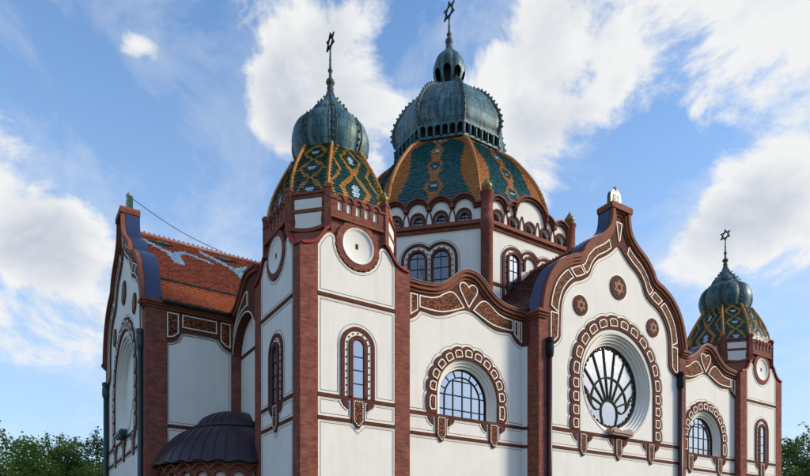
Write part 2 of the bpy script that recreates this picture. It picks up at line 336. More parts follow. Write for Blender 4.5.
def scallop_ring(W, cx, zc, rin, rout, zleg, narch, nleg, parent):
    rm = (rin+rout)/2; cells = []          # (centre, angle, length)
    da = PI/narch
    for i in range(narch): t = da*(i+.5); cells.append((cx+rm*math.cos(t), zc+rm*math.sin(t), t, rm*da))
    hl = (zc-zleg)/nleg
    for i in range(nleg):
        for sgn, t in ((1, 0), (-1, PI)): cells.append((cx+sgn*rm, zc-hl*(i+.5), t, hl))
    out = []                                # scalloped outer line from right leg foot over the arch to the left leg foot
    bw = (rout-rin)*.5; kk = 7
    def lobe(f): return rout-.13+.13*math.sqrt(max(0, 1-(2*f-1)**2))
    for i in range(nleg):
        for q in range(kk): f = q/kk; out.append((cx+lobe(f), zleg+hl*(i+f)))
    for i in range(narch):
        for q in range(kk): f = q/kk; t = da*(i+f); r = lobe(f); out.append((cx+r*math.cos(t), zc+r*math.sin(t)))
    for i in range(nleg):
        for q in range(kk): f = q/kk; out.append((cx-lobe(f), zc-hl*(i+f)))
    out.append((cx-lobe(0), zleg))
    inn = [(cx-rin, zleg)] + arc(cx, zc, rin, 180, 0, 40) + [(cx+rin, zleg)]
    mb = MB(); mb.prism(W, out+inn, 0, .07, 0)
    mb.strip(W, offset(out, -.05, False), .05, 0, .015, 1); mb.strip(W, offset(out, -.14, False), .02, 0, .009, 2)
    mb.build('window_surround', ['glaze_brown', 'white_line', 'incised_line'], parent)
    for (x, z, t, ln) in cells:
        hw = (rout-rin)*.28; hl2 = ln*.35
        er = Vector((math.cos(t), math.sin(t))); et = Vector((-math.sin(t), math.cos(t))); c = Vector((x, z))-er*.03
        pl = [c-er*hw-et*hl2*.92, c+er*hw*.5-et*hl2, c+er*hw-et*hl2*.55, c+er*hw+et*hl2*.55, c+er*hw*.5+et*hl2, c-er*hw+et*hl2*.92]
        ceramic(W, [tuple(q) for q in pl], parent, .085, .05)
def star(c, r, parent, name='star', ax=(0, 1)):
    W = Wall((c[0], c[1]), ax, (ax[1], -ax[0])); mb = MB()
    for s in (1, -1):
        pts = [(r*math.sin(2*PI*i/3), c[2]+s*r*math.cos(2*PI*i/3)) for i in range(3)]
        mb.strip(W, pts, r*.17, -.03*(1 if s > 0 else .6), .03*(1 if s > 0 else .6), 0, True)
    for i in range(6):
        x, z = r*1.04*math.sin(PI*i/3), c[2]+r*1.04*math.cos(PI*i/3); p = W.p(x, z, 0); q = r*.13
        mb.lathe((p.x, p.y), [(0.001, p.z-q), (q*.8, p.z-q*.5), (q, p.z), (q*.8, p.z+q*.5), (.001, p.z+q)], 6)
    return mb.build(name, 'iron', parent)
def tile_patch(mb, Lf, Rf, rows, tw, color, lift=.035, jitter=.006):
    for i in range(rows):
        t0, t1 = i/rows, (i+1)/rows
        a0, b0, a1, b1 = Lf(t0), Rf(t0), Lf(t1), Rf(t1)
        wd = (b0-a0).length; n = max(2, round(wd/tw)); ctr = (a0+b0)/2
        al = (b0-a0).normalized(); up = ((a1+b1)/2-(a0+b0)/2).normalized(); nr = al.cross(up).normalized()
        st = .5 if i % 2 else 0
        for k in range(n+1):
            s0, s1 = max(0, (k-st)/n), min(1, (k+1-st)/n)
            if s1-s0 < .15/n: continue
            sm_ = (s0+s1)/2; m = color((sm_*2-1), (t0+t1)/2, (sm_-.5)*wd, i)
            h = lift*random.uniform(.7, 1.25); e = random.uniform(-jitter, jitter)
            p0 = a0.lerp(b0, s0+.02/n)+nr*(h+e); p1 = a0.lerp(b0, s1-.02/n)+nr*(h-e); q0 = a1.lerp(b1, s0+.02/n)+nr*.006; q1 = a1.lerp(b1, s1-.02/n)+nr*.006
            mid = (p0+p1)/2-up*(tw*.16)
            b = len(mb.v); mb.v += [p0, mid+nr*.004, p1, q1, q0, p0-nr*h, mid-nr*h, p1-nr*h]
            mb.face((b, b+1, b+2, b+3, b+4), m); mb.face((b+5, b+6, b+1, b), m); mb.face((b+6, b+7, b+2, b+1), m)

# ------------------------------------------------------------------ ground
def tag(o, label=None, cat=None, group=None, kind=None):
    for k, v in (('label', label), ('category', cat), ('group', group), ('kind', kind)):
        if v: o[k] = v
    return o
g = MB(); g.quad(Vector((-900, -900, 0)), Vector((900, -900, 0)), Vector((900, 900, 0)), Vector((-900, 900, 0))); tag(g.build('ground', 'grass'), kind='structure')
g = MB(); g.box(-30, 45, -32, 40, -.2, .02); tag(g.build('pavement', 'paving'), kind='structure')

# ------------------------------------------------------------------ the synagogue
S = bpy.data.objects.new('synagogue', None); COL.objects.link(S)
tag(S, 'white art nouveau synagogue with red brick piers, curved gables, tiled domes and copper onion caps', 'synagogue')

# main body behind the facades
mb = MB(); mb.box(.9, 35.3, 1.0, 28.6, 0, 13.35); body = mb.build('main_block', 'stucco', S)
mb = MB(); mb.box(1.3, 34.9, 1.4, 28.2, 13.352, 13.5); mb.build('flat_roof', 'zinc_dark', body)

# ---------------- corner tower
TW = 4.95; TC = TW/2
ZU0, ZU1, ZL0, ZL1 = 8.15, 8.30, 7.245, 7.385
COP = smooth([(0, 14.0), (.3, 14.06), (.62, 14.22), (.85, 14.5), (1.0, 14.74), (1.15, 14.86)], 4)
def oct_pts(a, b): return [(b, -a), (a, -b), (a, b), (b, a), (-b, a), (-a, b), (-a, -b), (-b, -a)]
def make_tower():
    mb = MB(); mb.box(0.02, TW-.02, 0.02, TW-.02, 0, 13.4)
    T = mb.build('corner_tower', 'stucco', S)
    # upper octagonal brick stage
    mb = MB(); ch = 1.15; ring = oct_pts(TC-.02, TC-ch)
    for (z0, z1) in [(13.3, 16.15)]:
        n = len(mb.v); mb.v += [Vector((TC+x, TC+y, z)) for z in (z0, z1) for (x, y) in ring]
        for i in range(8): j = (i+1) % 8; mb.face((n+i, n+j, n+8+j, n+8+i))
        mb.face(tuple(n+8+i for i in range(8)))
    mb.build('octagonal_stage', 'brick', T)
    faces = [Wall((0, 0), (1, 0), (0, -1)), Wall((TW, 0), (0, 1), (1, 0)), Wall((TW, TW), (-1, 0), (0, 1)), Wall((0, TW), (0, -1), (-1, 0))]
    for fi, W in enumerate(faces):
        vis = fi in (0, 3)
        # quoins with curved tops
        for mirror in (0, 1):
            f = (lambda q: (TW-q[0], q[1])) if mirror else (lambda q: q)
            top = [q for q in COP if q[0] <= .69]; top = top+[(.69, top[-1][1]+.05)]
            e = .062 if fi % 2 == 0 else .058      # neighbours meet at the corner
            poly = [f(q) for q in [(-e, 0), (.69, 0)]+top[::-1]+[(-e, 14.0)]]
            m2 = MB(); m2.prism(W, poly, 0, .06, 0); m2.build('quoin', 'brick', T)
            # corner fill behind the coping
            m2 = MB(); m2.prism(W, [f(q) for q in [(.02, 13.3), (1.15, 13.3)]+COP[::-1][:-1]+[(.02, 14.0)]], -.05, .015, 0); m2.build('corner_wall', 'brick', T)
            m2 = MB(); m2.strip(W, [f((q[0]-.0, q[1]+.02)) for q in COP], .11, -.1, .15, 0); m2.build('coping', 'coping_red', T)
        # ruled broach roof on each corner
        m2 = MB(); c0 = W.p(0, 0, 0); An = -faces[fi-1].a
        for i in range(len(COP)-1):
            P = lambda q: W.p(q[0], q[1], 0); Q = lambda q: c0+An*q[0]+Vector((0, 0, q[1]))
            m2.quad(P(COP[i]), P(COP[i+1]), Q(COP[i+1]), Q(COP[i]), 0, True)
        m2.build('corner_ledge', 'moulding', T)
        # stucco field with lobed top hugging the roundel
        half = [(.69, 0), (.69, 14.1), (.82, 14.34), (.98, 14.56), (1.15, 14.70), (1.30, 14.72), (1.42, 14.64), (1.48, 14.48)]
        RZ = 14.47; RR = 1.0
        sc_ = []
        for i in range(11):
            for q in range(4):
                f = (i+q/4)/11; t = math.radians(182+176*f); r = RR+.05*abs(math.sin(PI*q/4)); sc_.append((TC+r*math.cos(t), RZ+r*math.sin(t)))
        fld = half+sc_+[(TW-x, z) for (x, z) in half[::-1]]
        m2 = MB(); m2.prism(W, fld, 0, .035, 0); m2.build('stucco_field', 'stucco', T)
        if vis: 
            Wf = Wall((W.o+W.n*.035).to_2d(), W.a.to_2d(), W.n.to_2d())
            up = [(.69, 12.28), (.69, 14.1), (.82, 14.34), (.98, 14.56), (1.15, 14.70), (1.30, 14.72), (1.42, 14.64), (1.48, 14.48)]+[(TC+(RR+.02)*math.cos(math.radians(182+176*i/22)), RZ+(RR+.02)*math.sin(math.radians(182+176*i/22))) for i in range(23)]
            up += [(TW-x, z) for (x, z) in [(1.48, 14.48), (1.42, 14.64), (1.30, 14.72), (1.15, 14.70), (.98, 14.56), (.82, 14.34), (.69, 14.1), (.69, 12.28)]]
            mid = [(.69, ZU1), (TC-.8, ZU1), (TC-.8, 10.39)]+arc(TC, 10.39, .8, 180, 0, 16)+[(TC+.8, ZU1), (TW-.69, ZU1), (TW-.69, 12.12), (.69, 12.12)]
            s1 = [(.69, ZL1), (TC-.3, ZL1), (TC-.3, ZU0), (.69, ZU0)]; s2 = [(TW-q[0], q[1]) for q in s1]
            lo = [(.69, .4), (TW-.69, .4), (TW-.69, ZL0), (TC+.3, ZL0), (TC, ZL0-.27), (TC-.3, ZL0), (.69, ZL0)]
            outlines('field_outline', Wf, [up, mid, s1, s2, lo], T)
            belt(Wf, .69, TW-.69, 12.13, 12.27, T); belt(Wf, .69, TC-.3, ZU0, ZU1, T); belt(Wf, TC+.3, TW-.69, ZU0, ZU1, T); belt(Wf, TC-.302, TC+.302, ZU0+.002, ZU1-.002, T, 'window_sill')
            belt(Wf, .69, TC-.302, ZL0, ZL1, T); belt(Wf, TC+.302, TW-.69, ZL0, ZL1, T)
            pendant(Wf, TC, ZU0-.01, 7.04, .3, T)
            # slit window
            zc = 10.39
            m2 = MB(); m2.prism(Wf, [archpoly(TC, ZU1, zc, .78, 20), ], 0, .03, 1)
            m2.prism(Wf, archpoly(TC, ZU1, zc, .78, 20)+archpoly(TC, ZU1, zc, .62, 20)[::-1], 0, .07, 0)
            m2.prism(Wf, archpoly(TC, ZU1, zc, .43, 20)+archpoly(TC, ZU1, zc, .25, 20)[::-1], 0, .10, 0)
            for i in range(7): t = PI*(i+.5)/7; x, z = TC+.525*math.cos(t), zc+.525*math.sin(t); m2.prism(Wf, [(x+.035*math.cos(k*PI/3), z+.035*math.sin(k*PI/3)) for k in range(6)], 0, .055, 2)
            for i in range(7):
                for sg in (-1, 1): x, z = TC+sg*.525, zc-.1-(i+.4)*.285; m2.prism(Wf, [(x+.035*math.cos(k*PI/3), z+.035*math.sin(k*PI/3)) for k in range(6)], 0, .055, 2)
            m2.build('window_surround', ['glaze_brown', 'white_line', 'lead'], T)
            glass_arch(Wf, TC, ZU1, zc, .26, .045, T, 'glass_dim' if fi == 3 else 'glass')
            m2 = MB()
            for z in (8.85, 9.4, 9.95): m2.strip(Wf, [(TC-.25, z), (TC+.25, z)], .035, .04, .07)
            m2.build('glazing_bar', 'lead', T)
        # roundel
        m2 = MB(); outp = []
        for i in range(24):
            for q in range(3): t = 2*PI*(i+q/3)/24; r = .955+.05*math.sin(PI*q/3); outp.append((TC+r*math.cos(t), RZ+r*math.sin(t)))
        cin = arc(TC, RZ, .73, 0, 360, 36)[:-1]
        m2.prism(W, [outp, cin], 0, .085, 0); m2.build('roundel_frame', 'brick', T)
        m2 = MB(); n = 36
        prof = [(.735, .08), (.72, .11), (.69, .11), (.64, .05), (.60, .03), (0.001, .03)]
        b = len(m2.v)
        for (r, o) in prof:
            for i in range(n): t = 2*PI*i/n; m2.v.append(W.p(TC+r*math.cos(t), RZ+r*math.sin(t), o))
        for a in range(len(prof)-1):
            for i in range(n): j = (i+1) % n; m2.face((b+a*n+i, b+a*n+j, b+(a+1)*n+j, b+(a+1)*n+i), 0, True)
        m2.prism(W, [(TC-.08, RZ-.1), (TC+.02, RZ-.1), (TC+.02, RZ+.1), (TC-.08, RZ+.1)], .03, .05, 1)
        m2.build('roundel', ['stucco', 'niche_dark'], T)
        # arcaded parapet: five white niches under a scalloped top
        xs = [TC+(k-2)*.41 for k in range(5)]
        ol = [(ch, 15.35), (TW-ch, 15.35)]; top = []
        for k in range(5): top += arc(TW-xs[k], 16.12, .205, 0, 180, 8)[:-1]
        ol = [(ch, 15.35), (TW-ch, 15.35), (TW-ch, 16.12)]+top+[(ch, 16.12)]
        m2 = MB(); m2.prism(W, [ol]+[archpoly(x, 15.68, 16.0, .115, 8) for x in xs], -.02, .10, 0)
        m2.strip(W, [(ch, 16.14)]+[q for k in range(5) for q in arc(xs[k], 16.14, .19, 180, 0, 8)]+[(TW-ch, 16.14)], .09, -.3, .15, 1)
        m2.strip(W, [(ch, 15.38), (TW-ch, 15.38)], .07, 0, .13, 1)
        m2.build('parapet', ['brick', 'moulding'], T)
        for x in xs:
            m2 = MB(); m2.prism(W, archpoly(x, 15.68, 16.0, .118, 8), 0, .02, 0); m2.build('niche', 'stucco', T)
        # chamfer between this face and the previous one
        d = (W.a+(-faces[fi-1].a)*-1)
        p0 = W.p(ch, 0, 0); p1 = c0+An*ch; WC = Wall(p1.to_2d(), (p0-p1).to_2d(), (W.n+faces[fi-1].n).to_2d()); wl = (p0-p1).length
        m2 = MB(); m2.prism(WC, [(0, 14.5), (wl, 14.5), (wl, 16.32), (0, 16.32)], -.1, .03, 0)
        m2.strip(WC, [(0, 16.36), (wl, 16.36)], .1, -.1, .08, 1); m2.strip(WC, [(0.05, 15.64), (wl-.05, 15.64)], .12, 0, .075, 1)
        m2.strip(WC, smooth([(0.02, 15.02), (wl*.2, 14.9), (wl*.5, 14.84), (wl*.8, 14.9), (wl-.02, 15.02)], 4), .14, 0, .13, 1)
        m2.build('chamfer_wall', ['brick', 'moulding'], T)
        for poly in ([(.24, 15.73), (wl-.24, 15.73), (wl-.24, 16.12), (.24, 16.12)], [(.24, 14.98), (.3, 14.93), (wl-.3, 14.93), (wl-.24, 14.98), (wl-.28, 15.2), (wl-.24, 15.56), (.24, 15.56), (.28, 15.2)]):
            m2 = MB(); m2.prism(WC, poly, 0, .05, 0); m2.build('white_panel', 'stucco', T)
        # posts on the octagon's corners
        for pp in (p0, p1):
            cx, cy = (pp+(Vector((TC, TC, 0))-pp).normalized()*.02).to_2d()
            m2 = MB(); ang = math.atan2(pp.y-TC, pp.x-TC)
            sq = lambda r, t=PI/4: 1
            m2.lathe((cx, cy), [(.19, 14.85), (.19, 16.45), (.235, 16.47), (.235, 16.56), (.18, 16.58), (.16, 16.66), (.001, 16.74)], 4, 0, False, None, ang+PI/4, ang+PI/4+2*PI)
            m2.build('corner_post', 'brick', T)
    # tiled roof
    prof = smooth([(2.40, 1.29, 16.0), (2.33, 1.24, 16.9), (2.12, 1.08, 17.7), (1.80, .86, 18.45), (1.46, .64, 19.1)], 6)
    def at(i, t):
        f = t*(len(prof)-1); k = min(int(f), len(prof)-2); a, b, z = [prof[k][j]+(prof[k+1][j]-prof[k][j])*(f-k) for j in range(3)]
        x, y = oct_pts(a, b)[i % 8]; return Vector((TC+x, TC+y, z))
    GR, OC, WH = 0, 1, 2
    def col_wide(s, t, x, i):
        if abs(s) > .90: return OC
        q = (t*2.1) % 1; d = abs(q-.5)*2
        m = abs(abs(s)-(.50*(1-d)))
        if m < .095: return OC
        if abs(s) < .13 and d < .26: return WH
        if abs(abs(s)-.9+.32*(1-abs(((t*2.1+.5) % 1)-.5)*2)) < .05 and abs(s) > .5: return OC
        return GR
    def col_diag(s, t, x, i):
        if abs(s) > .86: return OC
        q = (t*3.2) % 1; d = abs(q-.5)*2
        if abs(abs(s)-.62*(1-d)-.08) < .12: return OC
        if abs(s) < .2 and d < .22: return WH
        return GR
    mt = MB(); hp = MB()
    for i in range(8):
        Lf, Rf = (lambda t, i=i: at(i, t)), (lambda t, i=i: at(i+1, t))
        tile_patch(mt, Lf, Rf, 36, .125 if i % 2 == 1 else .12, col_wide if i % 2 == 1 else col_diag, .03)
        pts = [at(i, t/20) for t in range(21)]
        hp.tube([p+(p-Vector((TC, TC, p.z))).normalized()*.02 for p in pts], .055, 6)
        for k in range(34):
            p = at(i, (k+.5)/34); o = (p-Vector((TC, TC, p.z))).normalized(); q = p+o*.075; hp.lathe((q.x, q.y), [(.001, q.z-.045), (.05, q.z), (.001, q.z+.05)], 5)
    tr = mt.build('tiled_roof', ['tile_green', 'tile_ochre', 'tile_white'], T, recalc=False); tr['kind'] = 'stuff'
    hp.build('hip_tiles', 'tile_ochre', T, recalc=False)
    mb = MB(); core = [(p[0]-.02, p[1]-.01, p[2]) for p in prof]
    n = len(mb.v)
    for (a, b, z) in core: mb.v += [Vector((TC+x, TC+y, z)) for (x, y) in oct_pts(a, b)]
    for k in range(len(core)-1):
        for i in range(8): j = (i+1) % 8; mb.face((n+k*8+i, n+k*8+j, n+k*8+8+j, n+k*8+8+i))
    mb.build('roof_deck', 'tile_dark', T)
    # copper onion with eight lobes
    onion((TC, TC), smooth([(1.60, 18.93), (1.52, 19.02), (1.62, 19.3), (1.74, 19.75), (1.69, 20.2), (1.53, 20.58), (1.22, 20.84), (1.03, 20.93), (.98, 21.06), (.82, 21.36), (.52, 21.66), (.30, 21.95), (.16, 22.25), (.10, 22.45)], 4), T, .11, 'onion_dome', .075)
    mb = MB(); mb.lathe((TC, TC), [(.10, 22.35), (.13, 22.45), (.16, 22.5), (.1, 22.58), (.09, 22.62), (.17, 22.68), (.2, 22.76), (.17, 22.85), (.07, 22.92), (.06, 23.2), (.1, 23.24), (.11, 23.3), (.06, 23.36), (.045, 23.7), (.06, 23.74), (.045, 23.78), (.035, 24.3)], 12)
    mb.build('finial_rod', 'copper_dark', T)
    star((TC, TC, 24.55), .36, T)
    return T
def onion(c, prof, parent, dent, name, rib, t_off=0):
    def rf(t, z):
        f = ((t-t_off-PI/8) % (PI/4))/(PI/4); u = abs(f-.5)*2     # 1 on the rib lines, 0 mid-lobe
        return 1-dent*u**(2.2 if dent < 0 else 3.0)
    mb = MB(); mb.lathe(c, prof, 64, 0, True, rf); o = mb.build(name, 'copper', parent, uvaxis=(c[0], c[1], prof[len(prof)//3][0]))
    mb = MB()
    for i in range(8):
        t = t_off+PI/8+PI/4*i; pts = [Vector((c[0]+math.cos(t)*(r*(1-dent)+.01), c[1]+math.sin(t)*(r*(1-dent)+.01), z)) for (r, z) in prof]
        mb.tube(pts, [rib*min(1, .35+p[0]/prof[0][0]*.65) for p in prof], 6)
        for dt in (-.10, .10):                             # standing seams framing each panel
            q = abs(dt)/(PI/8); mb.tube([Vector((c[0]+math.cos(t+dt)*r*(1-dent*(1-q)**3), c[1]+math.sin(t+dt)*r*(1-dent*(1-q)**3), z)) for (r, z) in prof if r > .5], rib*.38, 5)
        acc = 0
        for k in range(1, len(pts)):                       # crockets along the rib
            seg = (pts[k]-pts[k-1]).length; acc += seg
            if acc > rib*3.2 and prof[k][0] > .3:
                acc = 0; q = pts[k]+Vector((math.cos(t), math.sin(t), .15))*rib*1.3
                mb.lathe((q.x, q.y), [(.001, q.z-rib), (rib*.8, q.z), (.001, q.z+rib)], 5)
    mb.build('dome_ribs', 'copper_dark', parent, recalc=False)
    return o
tower = make_tower()
def copy_part(o, loc):
    c = o.copy(); COL.objects.link(c); c.location = loc
    for ch in o.children: d = ch.copy(); COL.objects.link(d); d.parent = c
    return c
copy_part(tower, (30.78, .15, 0))
mb = MB(); mb.lathe((TW-1.15, .06), [(.07, 16.72), (.12, 16.78), (.16, 16.88), (.13, 16.98), (.06, 17.03), (.09, 17.08), (.001, 17.2)], 10); mb.build('post_finial', 'gilded_glaze', tower)

# ---------------- side bays of the long facade
def make_bay(x0, x1, c, yb, fillet_side, yc):
    W = Wall((0, yb), (1, 0), (0, -1))
    half = [(0, 15.08), (.38, 15.02), (.78, 14.78), (1.12, 14.48), (1.55, 14.18), (2.05, 13.98), (2.8, 13.90)]
    prof = smooth([(c-x, z) for (x, z) in half[::-1]]+[(c+x, z) for (x, z) in half[1:]], 4)
    prof = [(x0, 13.9)]+[q for q in prof if x0 < q[0] < x1]+[(x1, 13.9)]
    zc, r_op, r_out = 9.24, 1.76, 2.38
    win = archpoly(c, ZU1, zc, r_op, 28)
    mb = MB(); mb.prism(W, [[(x0, 0), (x1, 0)]+prof[::-1], win], -.45, 0, 0)
    B = mb.build('side_bay', 'stucco', S)
    # brown attic field
    low_h = [(0, 13.34), (.45, 13.24), (1.1, 12.93), (1.8, 12.74), (2.55, 12.78), (2.72, 12.72), (2.85, 12.55), (3.05, 12.38), (3.4, 12.28), (4, 12.30)]
    low = smooth([(c-x, z) for (x, z) in low_h[::-1]]+[(c+x, z) for (x, z) in low_h[1:]], 4)
    low = [(x0, 12.32)]+[q for q in low if x0+.02 < q[0] < x1-.02]+[(x1, 12.32)]
    mb = MB(); mb.prism(W, low+prof[::-1], 0, .06, 0)
    mb.strip(W, offset(low, -.045, False), .055, 0, .012, 1); mb.strip(W, offset(low, -.13, False), .02, 0, .009, 2)
    mb.build('attic_field', ['glaze_brown', 'white_line', 'incised_line'], B)
    # coping: three stepped mouldings, the top one sheet metal
    mb = MB(); mb.strip(W, offset(prof, -.32, False), .10, .02, .12, 0); mb.strip(W, offset(prof, -.16, False), .17, -.1, .22, 0); mb.strip(W, offset(prof, -.03, False), .12, -.45, .30, 0); mb.strip(W, offset(prof, .04, False), .03, -.5, .33, 1)
    mb.build('coping', ['moulding', 'zinc_dark'], B)
    # ceramic fields
    Lp = [(-2.76, 13.42), (-2.2, 13.45), (-1.75, 13.58), (-1.4, 13.8), (-1.02, 13.97), (-.66, 13.83), (-.26, 13.38), (-.95, 13.10), (-1.55, 12.92), (-2.2, 12.88), (-2.76, 12.90)]
    lp = [Lp[0]]+smooth(Lp[0:7], 4)[1:]+smooth(Lp[6:], 4)[1:]
    ceramic(W, [(c+x, z) for (x, z) in lp], B, .075, .055); ceramic(W, [(c-x, z) for (x, z) in lp[::-1]], B, .075, .055)
    hh = [(0, 14.43), (.14, 14.55), (.34, 14.58), (.52, 14.45), (.5, 14.2), (.3, 13.9), (.12, 13.62), (0, 13.45)]
    hp = smooth([(x, z) for (x, z) in hh], 4); heart = [(c+x, z-.02) for (x, z) in hp]+[(c-x, z-.02) for (x, z) in hp[::-1][1:-1]]
    ceramic(W, heart, B, .075, .055)
    for sg in (-1, 1):
        xe = (x0 if sg < 0 else x1)-(sg*.32 if sg == fillet_side else 0); xi = c+sg*2.86
        for (u0, u1) in ((xi, (xi+xe)/2-sg*.03), ((xi+xe)/2+sg*.03, xe-sg*.05)):
            if abs(u1-u0) < .15: continue
            z_ = lambda x: 12.42+.32*max(0, 1-abs(x-xi)/.45)
            pl = [(u0, z_(u0)), (u1, z_(u1)), (u1, 13.42), (u0, 13.42)]
            ceramic(W, pl if sg > 0 else pl[::-1], B, .075, .05)
    # window: stepped reveal, glass, leads
    mb = MB()
    steps = [(r_op, 0.0), (r_op-.02, -.07), (r_op-.11, -.08), (r_op-.12, -.16), (r_op-.22, -.17), (r_op-.23, -.27), (r_op-.34, -.28), (r_op-.36, -.44)]
    for i in range(len(steps)-1):
        A, Bq = archpoly(c, ZU1, zc, steps[i][0], 28), archpoly(c, ZU1, zc, steps[i+1][0], 28)
        for k in range(len(A)-1): mb.quad(W.p(*A[k], steps[i][1]), W.p(*A[k+1], steps[i][1]), W.p(*Bq[k+1], steps[i+1][1]), W.p(*Bq[k], steps[i+1][1]))
    mb.build('window_reveal', 'reveal', B, recalc=False)
    rg = r_op-.34; glass_arch(W, c, ZU1-.05, zc, rg+.02, -.42, B, 'glass')
    mb = MB(); ri = rg*.74
    mb.strip(W, archpoly(c, ZU1, zc, rg-.02, 28), .07, -.43, -.36); mb.strip(W, archpoly(c, ZU1, zc, ri, 24), .05, -.43, -.38)
    for i in range(1, 8): t = PI*i/8; mb.strip(W, [(c+ri*math.cos(t), zc+ri*math.sin(t)), (c+rg*math.cos(t), zc+rg*math.sin(t))], .035, -.43, -.39)
    for x in (-.52, 0, .52): mb.strip(W, [(c+x*ri/.78*.78, ZU1), (c+x*ri/.78*.78, zc+math.sqrt(max(0, ri*ri-(x*ri/.78*.78)**2)))], .04, -.43, -.385)
    for z in (ZU1+.42, ZU1+1.1): 
        hx = rg if z < zc else math.sqrt(rg*rg-(z-zc)**2); mb.strip(W, [(c-hx, z), (c+hx, z)], .04, -.43, -.383)
    mb.strip(W, [(c-math.sqrt(ri*ri-.85**2), zc+.85), (c+math.sqrt(ri*ri-.85**2), zc+.85)], .04, -.43, -.384)
    mb.build('window_leading', 'lead', B)
    scallop_ring(W, c, zc, r_op+.02, r_out, ZU1, 11, 1, B)
    # bands, pendants, outlined fields
    pa = (c-1.55, c+1.55)
    belt(W, x0, x1, ZU0, ZU1-.003, B); 
    segs = [x0, pa[0]-.3, pa[0]+.3, pa[1]-.3, pa[1]+.3, x1]
    for i in (0, 2, 4): belt(W, segs[i], segs[i+1], ZL0, ZL1, B)
    for a in pa: pendant(W, a, ZU0-.01, 7.05, .29, B)
    outlines('field_outline', W, [[(segs[i], ZL1), (segs[i+1], ZL1), (segs[i+1], ZU0), (segs[i], ZU0)] for i in (0, 2, 4)]+[[(x0, .4), (x1, .4), (x1, ZL0), (x0, ZL0)]], B)
    mb = MB()
    for (u0, u1) in ((x0, c-r_out), (c+r_out, x1)): mb.strip(W, [(u0, ZU1+.04), (u1, ZU1+.04)], .05, 0, .012, 0); mb.strip(W, [(u0, ZU1+.12), (u1, ZU1+.12)], .026, 0, .009, 1)
    mb.build('field_edge', ['white_line', 'incised_line'], B)
    # concave corner against the projecting middle
    sg = fillet_side; xe = x1 if sg > 0 else x0; R = .32; pts = [(xe-sg*R+sg*R*math.sin(t), yb-R+R*math.cos(t)) for t in [PI/2*k/10 for k in range(11)]]
    mb = MB()
    for (z0, z1, m, e) in [(0, 12.3, 0, .0), (ZL0, ZL1, 1, .045), (ZU0, ZU1, 1, .045), (12.3, 13.85, 1, .06)]:
        q = [(p[0]-sg*e*math.sin(PI/2*k/10), p[1]-e*math.cos(PI/2*k/10)-.002) for k, p in enumerate(pts)]
        for k in range(10):
            mb.quad(Vector((*q[k], z0)), Vector((*q[k+1], z0)), Vector((*q[k+1], z1)), Vector((*q[k], z1)), m, True)
            if m:
                for zz in (z0, z1): mb.quad(Vector((*q[k], zz)), Vector((*q[k+1], zz)), Vector((*pts[k+1], zz)), Vector((*pts[k], zz)), m)
    mb.build('concave_corner', ['stucco', 'glaze_brown'], B, recalc=False)
    return B
GX0, GX1, GC = 12.3, 24.0, 18.15
make_bay(TW-.03, GX0, 8.6, .5, 1, -.35)
make_bay(GX1, 30.95, 27.4, .5, -1, -.35)

